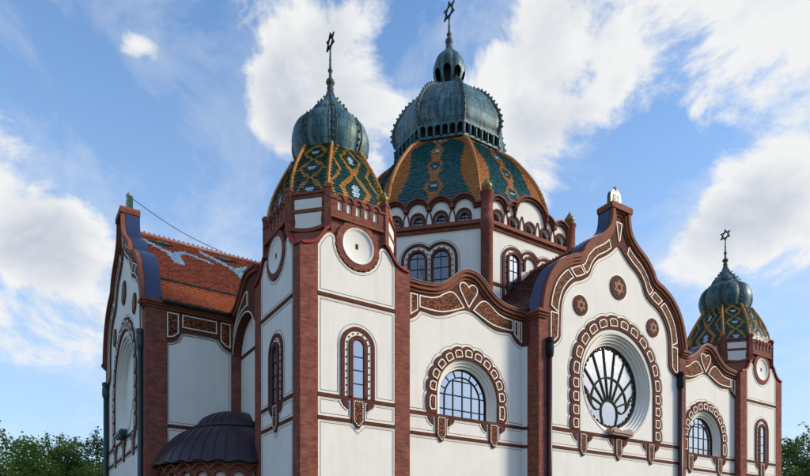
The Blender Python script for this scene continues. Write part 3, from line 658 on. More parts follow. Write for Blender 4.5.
# ---------------- big curved gables
G_OUT = [(0.0, 20.55), (.70, 20.5), (.72, 19.85), (.90, 19.28), (1.42, 18.78), (2.15, 18.33), (2.72, 17.78), (3.02, 17.32), (3.72, 17.05), (4.5, 16.60), (5.12, 15.95), (5.5, 15.2), (5.72, 14.4), (5.80, 13.7)]
G_IN = [(0.0, 18.5), (.10, 18.46), (.22, 18.38), (.5, 18.12), (1.0, 17.75), (1.6, 17.40), (2.0, 16.97), (2.28, 16.42), (2.70, 16.10), (3.45, 15.76), (4.05, 15.12), (4.3, 14.45), (4.36, 13.75), (4.38, 13.3)]
def make_gable(W, half, depth, zo, name):
    k = half/5.85
    go = smooth([(x*k, z+zo) for (x, z) in G_OUT[1:]], 5); gi = smooth([(x*k, z+zo) for (x, z) in G_IN[1:]], 5)
    go = [(0, 20.55+zo)]+go; gi = [(0, 18.5+zo)]+gi
    prof = [(-x, z) for (x, z) in go[::-1]]+go[1:]
    rz, rr = 11.05, 2.72
    circ = arc(0, rz, rr, 0, 360, 56)[:-1]
    mb = MB(); mb.prism(W, [[(-half, 0), (half, 0), (half, 13.7)]+prof[::-1]+[(-half, 13.7)], circ], -depth, 0, 0)
    G = mb.build(name, 'stucco', S)
    # metal-clad back and top of the parapet
    mb = MB(); mb.strip(W, offset(prof, .015, False), .06, -depth-.05, .06, 0)
    mb.prism(W, prof+[(half*.9, 13.7), (-half*.9, 13.7)], -depth-.06, -depth+.02, 0, back=True); mb.build('parapet_cladding', 'sky_tint_metal', G)
    # brown border zone
    tab = [(4.38*k, 12.85), (4.5*k, 12.62), (4.75*k, 12.42), (5.1*k, 12.30), (5.3*k, 12.30)]
    for sg in (1, -1):
        f = lambda q: (sg*q[0], q[1])
        poly = go+[(5.3*k, 13.7)]+tab[::-1]+gi[::-1]
        mb = MB(); mb.prism(W, [f(q) for q in poly], 0, .07, 0)
        edge = gi+tab
        e2 = [f(q) for q in edge]; dd = -1 if sg > 0 else 1
        mb.strip(W, offset(e2, dd*.045, False), .055, 0, .012, 1); mb.strip(W, offset(e2, dd*.14, False), .02, 0, .009, 2)
        mb.build('gable_border', ['glaze_brown', 'white_line', 'incised_line'], G)
        # stepped coping
        cp = [f(q) for q in go]; dd = -1 if sg > 0 else 1
        mb = MB(); mb.strip(W, offset(cp, dd*.08, False), .20, -.02, .30, 0); mb.strip(W, offset(cp, dd*.25, False), .16, 0, .22, 0); mb.strip(W, offset(cp, dd*.40, False), .12, 0, .13, 0)
        mb.build('coping', ['moulding'], G)
        # ceramic strips following the curve
        n = len(go)-1
        def band(i0, i1, f0, f1):
            a = [tuple(Vector(go[i]).lerp(Vector(gi[min(i, len(gi)-1)]), f0)) for i in range(i0, i1+1)]; b = [tuple(Vector(go[i]).lerp(Vector(gi[min(i, len(gi)-1)]), f1)) for i in range(i0, i1+1)]
            return [f(q) for q in a+b[::-1]]
        ceramic(W, band(12, 33, .46, .84), G, .095, .055)
        ceramic(W, band(34, 39, .46, .84), G, .095, .055)
        ceramic(W, band(40, n-6, .46, .84), G, .095, .055)
        ceramic(W, [f(q) for q in [(4.55*k, 13.95), (5.1*k, 13.95), (5.1*k, 12.48), (4.85*k, 12.55), (4.62*k, 12.78)]], G, .095, .055)
        # brick corner pier with capital, on front and return
    for sg in (-1, 1):
        mb = MB(); mb.prism(W, [(sg*5.3*k, 0), (sg*(half+.05), 0), (sg*(half+.05), 13.55), (sg*5.3*k, 13.55)], -.01, .09, 0)
        mb.prism(W, [(sg*half*.99, 0), (sg*(half+.055), 0), (sg*(half+.055), 13.55), (sg*half*.99, 13.55)], -.9, .085, 0)
        mb.build('corner_pier', 'brick', G)
        mb = MB(); 
        for (z0, z1, e) in ((13.5, 13.6, .12), (13.6, 13.72, .2), (13.72, 13.86, .28)):
            mb.prism(W, [(sg*(5.45*k-e*.2), z0), (sg*(half+e), z0), (sg*(half+e), z1), (sg*(5.45*k-e*.2), z1)], -depth-.2, e+.05, 0)
        mb.build('pier_capital', 'moulding', G)
        # rain pipe with hopper
        xp = sg*(5.3*k-.03); pm = 'pipe_maroon' if name == 'front_gable' else 'pipe_green'
        c = W.p(xp, 0, .2); mb = MB(); mb.tube([(c.x, c.y, .1), (c.x, c.y, 11.9)], .12, 10); mb.build('rain_pipe', pm, G)
        mb = MB(); mb.lathe((c.x, c.y), [(.12, 11.6), (.17, 11.68), (.2, 11.85), (.2, 12.2), (.15, 12.3), (.2, 12.35), (.2, 12.55), (.1, 12.6)], 10); mb.build('pipe_hopper', 'lead' if pm == 'pipe_maroon' else pm, G)
    # wedge under the top block, block cap
    ceramic(W, [(-.24, 19.75+zo), (-.07, 18.85+zo), (0, 18.72+zo), (.07, 18.85+zo), (.24, 19.75+zo)], G, .095, .055)
    mb = MB(); mb.prism(W, [(-.80, 20.3+zo), (.80, 20.3+zo), (.84, 20.5+zo), (.80, 20.62+zo), (-.80, 20.62+zo), (-.84, 20.5+zo)], -depth-.06, .34, 0); mb.build('apex_block', 'moulding', G)
    # tablets finial
    mb = MB(); z0 = 20.62+zo; sh = [(-.42, z0), (.42, z0), (.42, z0+.62), (.36, z0+.84), (.2, z0+.98), (.0, z0+1.02), (-.2, z0+.98), (-.36, z0+.84), (-.42, z0+.62)]
    mb.prism(W, sh, -.36, -.12, 0, back=True); mb.prism(W, inset(sh, .19), -.2, -.09, 1)
    for i in range(5): z = z0+.2+i*.11; mb.strip(W, [(-.24, z), (-.04, z)], .03, -.1, -.085, 2); mb.strip(W, [(.04, z), (.24, z)], .03, -.1, -.085, 2)
    p = W.p(0, 0, -.2); mb.lathe((p.x, p.y), [(.1, z0+.9), (.14, z0+1.02), (.08, z0+1.12), (.001, z0+1.25)], 8, 3)
    mb.build('tablets_finial', ['green_glaze', 'white_line', 'incised_line', 'gilded_glaze'], G)
    # rosettes
    for (x, z, r) in ((0, 16.3+zo, .64), (-2.92*k, 14.72+zo, .52), (2.92*k, 14.72+zo, .52)):
        mb = MB(); mb.prism(W, arc(x, z, r, 0, 360, 28)[:-1], 0, .06, 0); mb.prism(W, arc(x, z, r*.78, 0, 360, 24)[:-1], 0, .068, 1)
        for s in (1, -1): mb.strip(W, [(x+r*.58*math.sin(2*PI*i/3), z+s*r*.58*math.cos(2*PI*i/3)) for i in range(3)], r*.085, 0, .085 if s > 0 else .082, 2, True)
        mb.strip(W, arc(x, z, r*.28, 0, 360, 12)[:-1], r*.06, 0, .09, 2, True)
        mb.strip(W, arc(x, z, r+.05, 0, 360, 28)[:-1], .05, 0, .012, 3, True)
        mb.build('rosette', ['glaze_brown', 'ceramic_dark', 'terracotta', 'white_line'], G)
    # rose window: stepped dish, glass, tracery
    steps = [(rr, 0), (rr-.02, -.09), (rr-.12, -.10), (rr-.13, -.2), (rr-.24, -.21), (rr-.25, -.32), (rr-.36, -.33), (rr-.37, -.46), (rr-.48, -.47), (rr-.5, -.62)]
    mb = MB()
    for i in range(len(steps)-1):
        A, Bq = arc(0, rz, steps[i][0], 0, 360, 56), arc(0, rz, steps[i+1][0], 0, 360, 56)
        for q in range(56): mb.quad(W.p(*A[q], steps[i][1]), W.p(*A[q+1], steps[i][1]), W.p(*Bq[q+1], steps[i+1][1]), W.p(*Bq[q], steps[i+1][1]))
    mb.build('window_reveal', 'reveal', G, recalc=False)
    rg = rr-.48; mb = MB(); mb.prism(W, arc(0, rz, rg+.02, 0, 360, 56)[:-1], -.62, -.6, 0); mb.build('window_pane', 'glass_rose' if name == 'front_gable' else 'glass_dim', G)
    # tracery: a fan of ribs rising from a low hub, crossed by arches
    mb = MB(); hub = (0, rz-1.18)
    mb.strip(W, arc(0, rz, rg-.03, 0, 360, 56)[:-1], .1, -.6, -.54, 0, True)
    hr = .62
    mb.strip(W, smooth([(hub[0]-hr*1.05, hub[1]-.35), (hub[0]-hr*1.0, hub[1]+.1), (hub[0]-hr*.6, hub[1]+hr*.62), (hub[0], hub[1]+hr*.78), (hub[0]+hr*.6, hub[1]+hr*.62), (hub[0]+hr*1.0, hub[1]+.1), (hub[0]+hr*1.05, hub[1]-.35)], 4), .095, -.6, -.545)
    mb.strip(W, [(-hr*1.05, hub[1]-.35), (0-.5, hub[1]-.85)], .09, -.6, -.545); mb.strip(W, [(hr*1.05, hub[1]-.35), (.5, hub[1]-.85)], .09, -.6, -.545)
    for a in (22, 46, 66, 82, 98, 114, 134, 158):
        t = math.radians(a); s0 = (hub[0]+hr*.92*math.cos(t), hub[1]+hr*.78*math.sin(t)); d = Vector((math.cos(t), math.sin(t))); o = Vector(s0)-Vector((0, rz)); bq = o.dot(d); L_ = -bq+math.sqrt(max(.01, bq*bq-(o.dot(o)-rg*rg)))
        mb.strip(W, [s0, tuple(Vector(s0)+d*L_*.99)], .09, -.6, -.543)
    mb.strip(W, arc(hub[0], hub[1]+.32, 1.42, -8, 188, 26), .085, -.6, -.548)
    for sg in (-1, 1):
        mb.strip(W, smooth([(sg*1.42, hub[1]+.2), (sg*1.7, hub[1]+.75), (sg*1.95, hub[1]+1.0), (sg*2.15, hub[1]+1.05)], 4), .075, -.6, -.546)
        mb.strip(W, smooth([(sg*.66, hub[1]), (sg*1.05, hub[1]-.1), (sg*1.4, hub[1]+.15), (sg*1.7, hub[1]+.55)], 4), .075, -.6, -.547)
    for i in range(40):                                    # cusped rim
        t = 2*PI*i/40; mb.strip(W, arc(rg*.965*math.cos(t), rz+rg*.965*math.sin(t), .12, math.degrees(t)+95, math.degrees(t)+265, 4), .04, -.6, -.55)
    mb.build('window_tracery', 'muntin', G)
    scallop_ring(W, 0, rz, rr+.26, 3.70, ZU1+.02, 12, 4, G)
    mb = MB(); mb.strip(W, arc(0, rz, rr+.06, 0, 360, 56)[:-1], .03, 0, .01, 1, True); mb.strip(W, arc(0, rz, rr+.02, 0, 360, 56)[:-1], .05, 0, .02, 0, True); mb.build('rose_outline', ['white_line', 'incised_line'], G)
    # carved sill
    mb = MB(); pl = smooth([(-.82, 8.32), (-.86, 8.56), (-.6, 8.72), (-.25, 8.62), (0, 8.56), (.25, 8.62), (.6, 8.72), (.86, 8.56), (.82, 8.32)], 4); mb.prism(W, pl, -.1, .34, 0); mb.prism(W, inset(pl, .1), 0, .40, 0); mb.build('carved_sill', 'sill_stone' if name == 'front_gable' else 'pipe_green', G)
    xe = 5.3*k-.01
    pa = (-2.75, 0, 2.75); seg = [-xe, -3.04, -2.46, -.29, .29, 2.46, 3.04, xe]
    belt(W, -xe, xe, ZU0, ZU1+.02, G)
    fields = []
    for i in (0, 2, 4, 6): belt(W, seg[i], seg[i+1], ZL0, ZL1, G); fields.append([(seg[i], ZL1), (seg[i+1], ZL1), (seg[i+1], ZU0), (seg[i], ZU0)])
    for a in pa: pendant(W, a, ZU0-.01, 7.03, .28, G)
    fields.append([(-xe, .4), (xe, .4), (xe, ZL0), (-xe, ZL0)])
    outlines('field_outline', W, fields, G)
    mb = MB()
    for (u0, u1) in ((-xe, -3.70), (3.70, xe)): mb.strip(W, [(u0, ZU1+.06), (u1, ZU1+.06)], .05, 0, .012, 0); mb.strip(W, [(u0, ZU1+.14), (u1, ZU1+.14)], .026, 0, .009, 1)
    mb.build('field_edge', ['white_line', 'incised_line'], G)
    return G
WF = Wall((GC, -.35), (1, 0), (0, -1)); front = make_gable(WF, 5.85, .65, 0, 'front_gable')
WY, WX0, WHALF = 14.5, -4.0, 6.0
WL = Wall((WX0, WY), (0, -1), (-1, 0)); left = make_gable(WL, WHALF, .6, -.08, 'wing_gable')

# ---------------- arms of the cross behind the gables
DC = (18.05, 14.6); DA, DB = 8.3, 3.45
mb = MB(); mb.box(12.33, 23.97, .4, 7.5, 0, 13.9); arm = mb.build('front_arm', 'stucco', S)
Y0, Y1 = WY-WHALF, WY+WHALF
mb = MB(); mb.box(WX0+.5, 10.5, Y0, Y1, 0, 13.5); wing = mb.build('left_wing', 'stucco', S)
# wing side wall facing the tower
WS = Wall((0, Y0), (1, 0), (0, -1))
mb = MB(); mb.prism(WS, [(WX0+.0, 0), (-3.17, 0), (-3.17, 13.6), (WX0+.0, 13.6)], 0, .07, 0); mb.build('corner_pier', 'brick', wing)
mb = MB(); mb.prism(WS, [(-.04, 0), (.62, 0), (.62, 13.6), (-.04, 13.6)], 0, .09, 0); mb.build('corner_pier', 'brick', wing)
low = smooth([(-3.17, 12.02), (-2.9, 12.06), (-2.62, 12.24), (-2.5, 12.48), (-2.3, 12.58), (-1.5, 12.6), (-.85, 12.58), (-.62, 12.46), (-.45, 12.24), (-.2, 12.08), (-.04, 12.04)], 4)
mb = MB(); mb.prism(WS, low+[(-.04, 13.62), (-3.17, 13.62)], 0, .06, 0); mb.strip(WS, offset(low, -.05, False), .05, 0, .012, 1); mb.strip(WS, offset(low, -.14, False), .02, 0, .009, 2); mb.build('frieze', ['glaze_brown', 'white_line', 'incised_line'], wing)
ceramic(WS, [(-3.12, 12.22), (-2.85, 12.28), (-2.6, 12.5), (-2.6, 13.4), (-3.12, 13.4)], wing, .08, .05)
ceramic(WS, [(-2.42, 12.8), (-.78, 12.8), (-.78, 13.4), (-2.42, 13.4)], wing, .08, .05)
ceramic(WS, [(-.58, 12.5), (-.35, 12.3), (-.1, 12.22), (-.1, 13.4), (-.58, 13.4)], wing, .08, .05)
belt(WS, -3.17, -.04, 7.96, 8.12, wing)
outlines('field_outline', WS, [[(-3.17, 7.2), (-.04, 7.2), (-.04, 7.96), (-3.17, 7.96)], [(-3.17, 8.12), (-.04, 8.12)]+low[::-1]], wing)
mb = MB(); mb.prism(WS, [(-3.17, 0), (-.04, 0), (-.04, 7.2), (-3.17, 7.2)], 0, .05, 0); mb.build('brick_base', 'brick', wing)
mb = MB()
for (z0, z1, e) in ((13.5, 13.6, .14), (13.6, 13.7, .22), (13.7, 13.8, .32)): mb.prism(WS, [(WX0+.1, z0), (.62, z0), (.62, z1), (WX0+.1, z1)], -.2, e, 0)
mb.build('eaves_cornice', 'moulding', wing)

def gable_roof(W, c, half, depth0, depth1, zr, ze, parent, pat, mats, rows, tw, sides=(1, -1)):
    # W frame of the gable; roof runs inwards (negative o) from depth0 to depth1; profile with bell-cast eaves
    prof = [(half+.42, ze-.12), (half+.05, ze+.18), (half-.35, ze+.62), (half-.85, ze+1.28), (half*.45, ze+1.28+(zr-ze-1.28)*(1-.45*half/(half-.85))), (0, zr)]
    for sg in sides:
        mt = MB()
        def P(t, o):
            n = len(prof)-1
            ln = [math.dist(prof[i], prof[i+1]) for i in range(n)]; tot = sum(ln); q = t*tot
            for i in range(n):
                if q <= ln[i] or i == n-1: f = q/ln[i]; break
                q -= ln[i]
            return W.p(c+sg*(prof[i][0]+(prof[i+1][0]-prof[i][0])*f), prof[i][1]+(prof[i+1][1]-prof[i][1])*f, o)
        A = lambda t: P(t, -depth0); B = lambda t: P(t, -depth1)
        # order so that the normal faces outward
        Lf, Rf = (A, B) if (A(0)-B(0)).cross(A(1)-A(0)).z < 0 else (B, A)
        flip = Lf is B
        tile_patch(mt, Lf, Rf, rows, tw, (lambda s, t, x, i: pat(-s if flip else s, t, -x if flip else x, i)), .04)
        o = mt.build('roof_tiles', mats, parent, recalc=False); o['kind'] = 'stuff'
        mb = MB()
        pts = [(x, z-.05) for (x, z) in prof]
        for i in range(len(pts)-1): mb.quad(W.p(c+sg*pts[i][0], pts[i][1], -depth0), W.p(c+sg*pts[i][0], pts[i][1], -depth1), W.p(c+sg*pts[i+1][0], pts[i+1][1], -depth1), W.p(c+sg*pts[i+1][0], pts[i+1][1], -depth0))
        mb.build('roof_deck', 'tile_dark', parent)
    mb = MB(); mb.tube([W.p(c, zr+.04, -depth0), W.p(c, zr+.04, -depth1)], .11, 8)
    n = int((depth1-depth0)/.26)
    for i in range(n):
        p = W.p(c, zr+.12, -depth0-(i+.5)*(depth1-depth0)/n); mb.lathe((p.x, p.y), [(.06, p.z-.04), (.07, p.z+.02), (.03, p.z+.06), (.045, p.z+.09), (.001, p.z+.13)], 6)
    mb.build('ridge_crest', 'tile_rust', parent, recalc=False)
    return prof
def pat_wing(s, t, x, i):          # pale blue hooked bands between dark lozenges near the ridge
    if t < .27: return 5 if t > .245 or t < .03 else 4  # brighter eaves flare: the sky light it catches is put into the tile colour
    L_ = (s+1)/2*11.5; per = 3.1; q = (L_+.25) % per; v = (1-t)*8.6         # v metres below the ridge
    if t < .285: return 5
    def near(x0, y0, x1, y1, wd):
        dx, dy = x1-x0, y1-y0; f = max(0, min(1, ((q-x0)*dx+(v-y0)*dy)/(dx*dx+dy*dy))); return math.hypot(q-x0-f*dx, v-y0-f*dy) < wd
    bl = near(.0, .35, 1.6, 2.15, .19) or near(1.6, 2.15, 2.3, 1.3, .19) or near(1.6, 2.1, 1.75, 3.2, .27) or near(2.3, 1.3, 3.1, 1.75, .17) or near(0, 1.75, .3, 1.95, .17)
    if bl: return 2 if i % 2 else 3
    if abs(q-1.35)*.55+abs(v-.75) < .38: return 1 if v > .6 else 2
    return 0 if (i*7+int(L_*5)*3) % 5 else 6
gable_roof(WL, 0, WHALF-.0, .62, 13.6, 19.65, 13.85, wing, pat_wing, ['tile_orange', 'tile_dark', 'tile_blue', 'tile_white', 'tile_flare_lit', 'tile_dark', 'tile_rust'], 56, .15)
def pat_arm(s, t, x, i): return 0 if (i*3+int(x*4)) % 4 else 1  # red-brown roof, with the slope's shade put into a darker tile colour
gable_roof(WF, 0, 5.85, .68, 8.5, 19.55, 13.9, arm, pat_arm, ['tile_arm_shade', 'tile_rust'], 40, .21)
# lightning cable on the wing gable
a, b = Vector((-3.7, WY-.05, 21.5)), Vector((1.4, WY, 19.85)); mb = MB(); mb.tube([a.lerp(b, i/10)-Vector((0, 0, .25*math.sin(PI*i/10))) for i in range(11)], .018, 5); mb.build('cable', 'lead', wing)

# ---------------- bay between tower and wing
WB = Wall((.45, 0), (0, -1), (-1, 0))      # a = -y
mb = MB(); prof = smooth([(-8.5, 13.85), (-7.7, 14.0), (-7.0, 14.5), (-6.4, 14.98), (-5.8, 15.1), (-4.9, 15.0)], 5)
mb.prism(WB, [(-8.5, 0), (-4.9, 0)]+prof[::-1], -.4, 0, 0); nb = mb.build('recessed_bay', 'stucco', S)
lowb = smooth([(-8.40, 11.85), (-8.32, 12.2), (-8.05, 12.72), (-7.6, 13.12), (-7.0, 13.36), (-6.4, 13.36), (-5.8, 13.1), (-5.3, 12.5), (-4.9, 11.9)], 5)
topb = [q for q in prof if q[0] > -8.40]
mb = MB(); mb.prism(WB, lowb+topb[::-1]+[(-8.40, 13.8)], 0, .42, 0); mb.build('corbelled_arch', 'glaze_brown', nb)
mb = MB(); mb.strip(WB, offset(topb, -.12, False), .22, -.1, .55, 0); mb.strip(WB, topb, .12, -.4, .64, 0); mb.strip(WB, offset(lowb, .05, False), .06, .3, .45, 1); mb.build('coping', ['moulding', 'white_line'], nb)
WBo = Wall((.03, 0), (0, -1), (-1, 0))
pl = smooth([(-8.28, 12.75), (-8.0, 13.2), (-7.6, 13.62), (-7.0, 14.05), (-6.5, 14.3), (-6.2, 14.3)], 4)+smooth([(-6.2, 13.62), (-7.0, 13.6), (-7.7, 13.28), (-8.1, 12.88)], 3); ceramic(WBo, pl, nb, .04, .06)
belt(WB, -8.5, -4.9, 11.72, 11.86, nb)
belt(WB, -8.5, -4.9, ZU0, ZU1, nb); belt(WB, -8.5, -4.9, ZL0, ZL1, nb)

# ---------------- round stair turret with a seamed metal roof in the corner
TX, TY, TR = .15, 8.45, 3.55
mb = MB(); mb.lathe((TX, TY), [(TR-.12, 0), (TR-.12, 6.2)], 48); turret = mb.build('stair_turret', 'stucco', S)
def seamed(prof, c, parent, name, nseam):
    mb = MB(); mb.lathe(c, prof, 64); o = mb.build(name, 'zinc_dark', parent)
    mb = MB()
    for i in range(nseam):
        t = 2*PI*i/nseam; mb.tube([Vector((c[0]+r*math.cos(t), c[1]+r*math.sin(t), z)) for (r, z) in prof], .032, 5)
    mb.build('roof_seams', 'zinc_dark', parent, recalc=False)
seamed(smooth([(3.98, 6.02), (3.86, 6.18), (3.66, 6.6), (3.28, 7.15), (2.75, 7.65), (2.2, 7.95), (1.85, 8.05)], 4), (TX, TY), turret, 'turret_roof', 44)
mb = MB(); mb.lathe((TX, TY), [(1.85, 8.0), (2.12, 7.98), (2.15, 8.06), (2.1, 8.12), (1.9, 8.12)], 48); mb.build('roof_ring', 'zinc_dark', turret)
seamed(smooth([(1.9, 8.1), (1.72, 8.42), (1.34, 8.72), (.76, 8.93), (.05, 9.0)], 4), (TX, TY), turret, 'turret_cap', 28)
RW = RoundWall((TX, TY), TR, math.radians(170)); nA = 10; st = TR*math.radians(130)/nA
for i in range(nA):
    a0 = i*st; c = a0+st/2
    hole = archpoly(c, 4.5, 5.4, st*.30, 12); mb = MB(); top = [(a0+st*(1-f), 5.92+.13*math.sin(PI*f)) for f in [k/8 for k in range(9)]]
    mb.prism(RW, [[(a0, 3.6), (a0+st, 3.6)]+top, hole], -.1, .05, 0)
    mb.strip(RW, [(c+st*.36, 4.5)]+arc(c, 5.4, st*.36, 0, 180, 12)+[(c-st*.36, 4.5)], .07, 0, .12, 1)
    mb.strip(RW, arc(c, 5.58, st*.5, 20, 160, 10), .07, 0, .22, 1)
    mb.build('arcade_arch', ['brick', 'moulding'], turret)
mb = MB()
for i in range(nA):
    a0 = i*st; mb.strip(RW, [(a0+st*f, 6.04+.10*math.sin(PI*f)) for f in [k/8 for k in range(9)]], .05, -.1, .42, 0)
mb.build('scalloped_eave', 'zinc_dark', turret)

# ---------------- drum and great dome
mb = MB(); ring = oct_pts(DA, DB); n = 0
mb.v += [Vector((DC[0]+x, DC[1]+y, z)) for z in (13.4, 22.0) for (x, y) in ring]
for i in range(8): j = (i+1) % 8; mb.face((i, j, 8+j, 8+i))
mb.face(tuple(8+i for i in range(8))); drum = mb.build('drum', 'stucco', S)
for i in range(8):
    p0, p1 = Vector((DC[0]+ring[i-1][0], DC[1]+ring[i-1][1])), Vector((DC[0]+ring[i][0], DC[1]+ring[i][1])); al = (p1-p0).normalized(); W = Wall(p0, al, (al.y, -al.x)); wl = (p1-p0).length; c = wl/2
    vis = i in (0, 7, 1, 6)
    # i==0: face towards the front; odd: diagonal
    mb = MB(); mb.prism(W, [(0, 21.45), (wl, 21.45), (wl, 21.66), (0, 21.66)], 0, .10, 0); mb.prism(W, [(0, 21.66), (wl, 21.66), (wl, 21.88), (0, 21.88)], 0, .26, 1)
    mb.strip(W, [(0, 21.38), (wl, 21.38)], .04, 0, .02, 2); mb.build('cornice', ['brick', 'moulding', 'white_line'], drum)
    diag = i % 2 == 1
    xs = [c+(k-1.5)*wl*.205 for k in range(4)] if diag else [c+(k-2)*1.32 for k in range(5)]
    sp = (xs[1]-xs[0])
    # gallery wall: scalloped top, arched lights
    hr = [sp*.5]*len(xs); hz = [22.72]*len(xs)
    top = [(wl, 21.9), (wl, 22.9)]
    for k in reversed(range(len(xs))):
        if not diag and k == 2: top += [(xs[k]+sp*.98, 22.98)]+[(xs[k]+sp*1.0*math.cos(math.radians(a)), 23.0+1.12*math.sin(math.radians(a))**1.0) for a in range(15, 170, 15)]+[(xs[k]-sp*.98, 22.98)]
        elif not diag and k in (1, 3):
            top += [q for q in arc(xs[k], hz[k], hr[k]+.05, 8, 172, 10) if abs(q[0]-c) > sp*.99]
        else: top += arc(xs[k], hz[k], hr[k]+.02, 8, 172, 10)
    top += [(0, 22.9), (0, 21.9)]
    holes = [archpoly(x, 21.95, 22.25, .33, 12) for x in xs]
    mb = MB(); mb.prism(W, [top]+holes, -.9, .06, 0, 0)
    gw = mb.build('gallery_wall', 'stucco', drum)
    mb = MB(); inner = [q for q in top if q[1] > 22.3]; inner = inner[::-1]
    mb.strip(W, offset(inner, -.06, False), .24, -.25, .22, 0); mb.strip(W, offset(inner, .04, False), .09, -.5, .32, 1)
    mb.build('gallery_hood', ['glaze_brown', 'moulding'], drum)
    for x in xs:
        mb = MB(); mb.prism(W, archpoly(x, 21.9, 22.25, .47, 14)+archpoly(x, 21.9, 22.25, .33, 14)[::-1], 0, .13, 0)
        mb.build('gallery_arch', 'glaze_brown', drum)
        glass_arch(W, x, 21.9, 22.25, .34, -.2, drum, 'glass_dim')
        mb = MB(); mb.strip(W, [(x, 21.9), (x, 22.58)], .04, -.2, -.16); mb.strip(W, [(x-.33, 22.25), (x+.33, 22.25)], .04, -.2, -.158); mb.build('glazing_bar', 'lead', drum)
    for k in range(len(xs)-1):                                      # brown crescents' feet between the lights
        x = (xs[k]+xs[k+1])/2; mb = MB(); pl = [(x-.22, 21.9), (x+.22, 21.9), (x+.16, 22.35), (x+.05, 22.75), (x-.05, 22.75), (x-.16, 22.35)]
        mb.strip(W, [(x-.20, 21.95), (x-.15, 22.4), (x-.02, 22.85)], .07, 0, .1, 0); mb.strip(W, [(x+.20, 21.95), (x+.15, 22.4), (x+.02, 22.85)], .07, 0, .1, 0)
        mb.build('gallery_spandrel', 'glaze_brown', drum)
    # big windows
    zb = 16.0
    if diag: ws = [(c-.72, 19.85, .46), (c+.72, 19.85, .46)]
    else: ws = [(c-1.35, 19.9, .40), (c, 19.98, .42), (c+1.35, 19.9, .40)]
    ro = .93 if diag else .80
    def union(r):                                           # outline of overlapping arches, right to left
        pts = [(ws[-1][0]+r, zb)]
        for k in reversed(range(len(ws))):
            cx, cz, _ = ws[k]; a0 = 0 if k == len(ws)-1 else math.degrees(math.acos(min(1, (ws[k+1][0]-cx)/2/r))); a1 = 180 if k == 0 else 180-math.degrees(math.acos(min(1, (cx-ws[k-1][0])/2/r)))
            pts += arc(cx, cz, r, a0, a1, 14)
        return pts+[(ws[0][0]-r, zb)]
    mb = MB(); mb.prism(W, union(ro), 0, .03, 1); uo = union(ro)
    mb.strip(W, uo, .17, 0, .09, 0); mb.strip(W, offset(uo, -.2, False), .03, 0, .01, 3)
    for k, (cx, cz, r) in enumerate(ws):
        zz = zb if diag or k != 1 else 19.55
        mb.prism(W, archpoly(cx, zz, cz, r+.15, 16)+archpoly(cx, zz, cz, r, 16)[::-1], 0, .16, 0)
    ring2 = union(ro-.22); acc = 0
    for q in range(1, len(ring2)):
        p, s_ = Vector(ring2[q-1]), Vector(ring2[q]); L_ = (s_-p).length; d = acc
        while d < L_:
            cc = p+(s_-p)*(d/L_); mb.prism(W, [(cc.x+.045*math.cos(h*PI/3), cc.y+.045*math.sin(h*PI/3)) for h in range(6)], 0, .06, 2); d += .34
        acc = d-L_
    if diag:
        for h in range(8): x, z = c, 19.6-h*.34; mb.prism(W, [(x+.045*math.cos(e*PI/3), z+.045*math.sin(e*PI/3)) for e in range(6)], 0, .06, 2)
    mb.build('window_surround', ['glaze_brown', 'white_line', 'lead', 'incised_line'], drum)
    for k, (cx, cz, r) in enumerate(ws):
        if diag or k != 1:
            glass_arch(W, cx, zb, cz, r+.01, .05, drum, 'glass_dim' if diag else 'glass')
            mb = MB(); mb.strip(W, [(cx, zb), (cx, cz+r)], .04, .05, .08); [mb.strip(W, [(cx-r, z), (cx+r, z)], .04, .05, .078) for z in (17.2, 17.9, 18.6, 19.3, 19.95)]; mb.build('glazing_bar', 'lead', drum)
        else:
            mb = MB(); mb.prism(W, archpoly(cx, 19.55, cz, r, 16), 0, .05, 0); mb.build('blind_arch', 'stucco', drum)
    belt(W, 0.3, wl-.3, 18.15, 18.35, drum)
    # corner column with glazed finial
    p = p0+(p0-Vector(DC)).normalized()*.1
    mb = MB(); mb.lathe(p, [(.36, 15), (.36, 21.4), (.42, 21.46), (.42, 21.86), (.36, 21.92), (.36, 23.35), (.42, 23.4), (.42, 23.5), (.3, 23.55)], 16); mb.build('corner_column', 'brick', drum)
    mb = MB(); mb.lathe(p, [(.16, 23.5), (.18, 23.6), (.3, 23.72), (.34, 23.86), (.26, 24.0), (.14, 24.06), (.17, 24.12), (.1, 24.2), (.001, 24.42)], 12); mb.build('column_finial', 'gilded_glaze', drum)
# great tiled dome
rat = DB/DA
dprof = smooth([(7.55, 22.6), (7.32, 23.4), (6.99, 24.4), (6.75, 25.3), (6.42, 26.3), (5.75, 27.6), (4.70, 29.1), (4.05, 29.75), (3.42, 30.25)], 6)
mb = MB()
for (a, z) in dprof: mb.v += [Vector((DC[0]+x, DC[1]+y, z)) for (x, y) in oct_pts(a-.03, a*rat-.012)]
for k in range(len(dprof)-1):
    for i in range(8): j = (i+1) % 8; mb.face((k*8+i, k*8+j, k*8+8+j, k*8+8+i))
dome = mb.build('great_dome', 'tile_dark', S)
acc = [0]
for k in range(len(dprof)-1): acc.append(acc[-1]+math.dist(dprof[k], dprof[k+1]))
def dat(i, t):
    q = t*acc[-1]; k = 0
    while k < len(dprof)-2 and acc[k+1] < q: k += 1
    f = (q-acc[k])/(acc[k+1]-acc[k]); a = dprof[k][0]+(dprof[k+1][0]-dprof[k][0])*f; z = dprof[k][1]+(dprof[k+1][1]-dprof[k][1])*f
    x, y = oct_pts(a, a*rat)[i % 8]; return Vector((DC[0]+x, DC[1]+y, z))
def tri(x): return abs((x % 1)-.5)*2
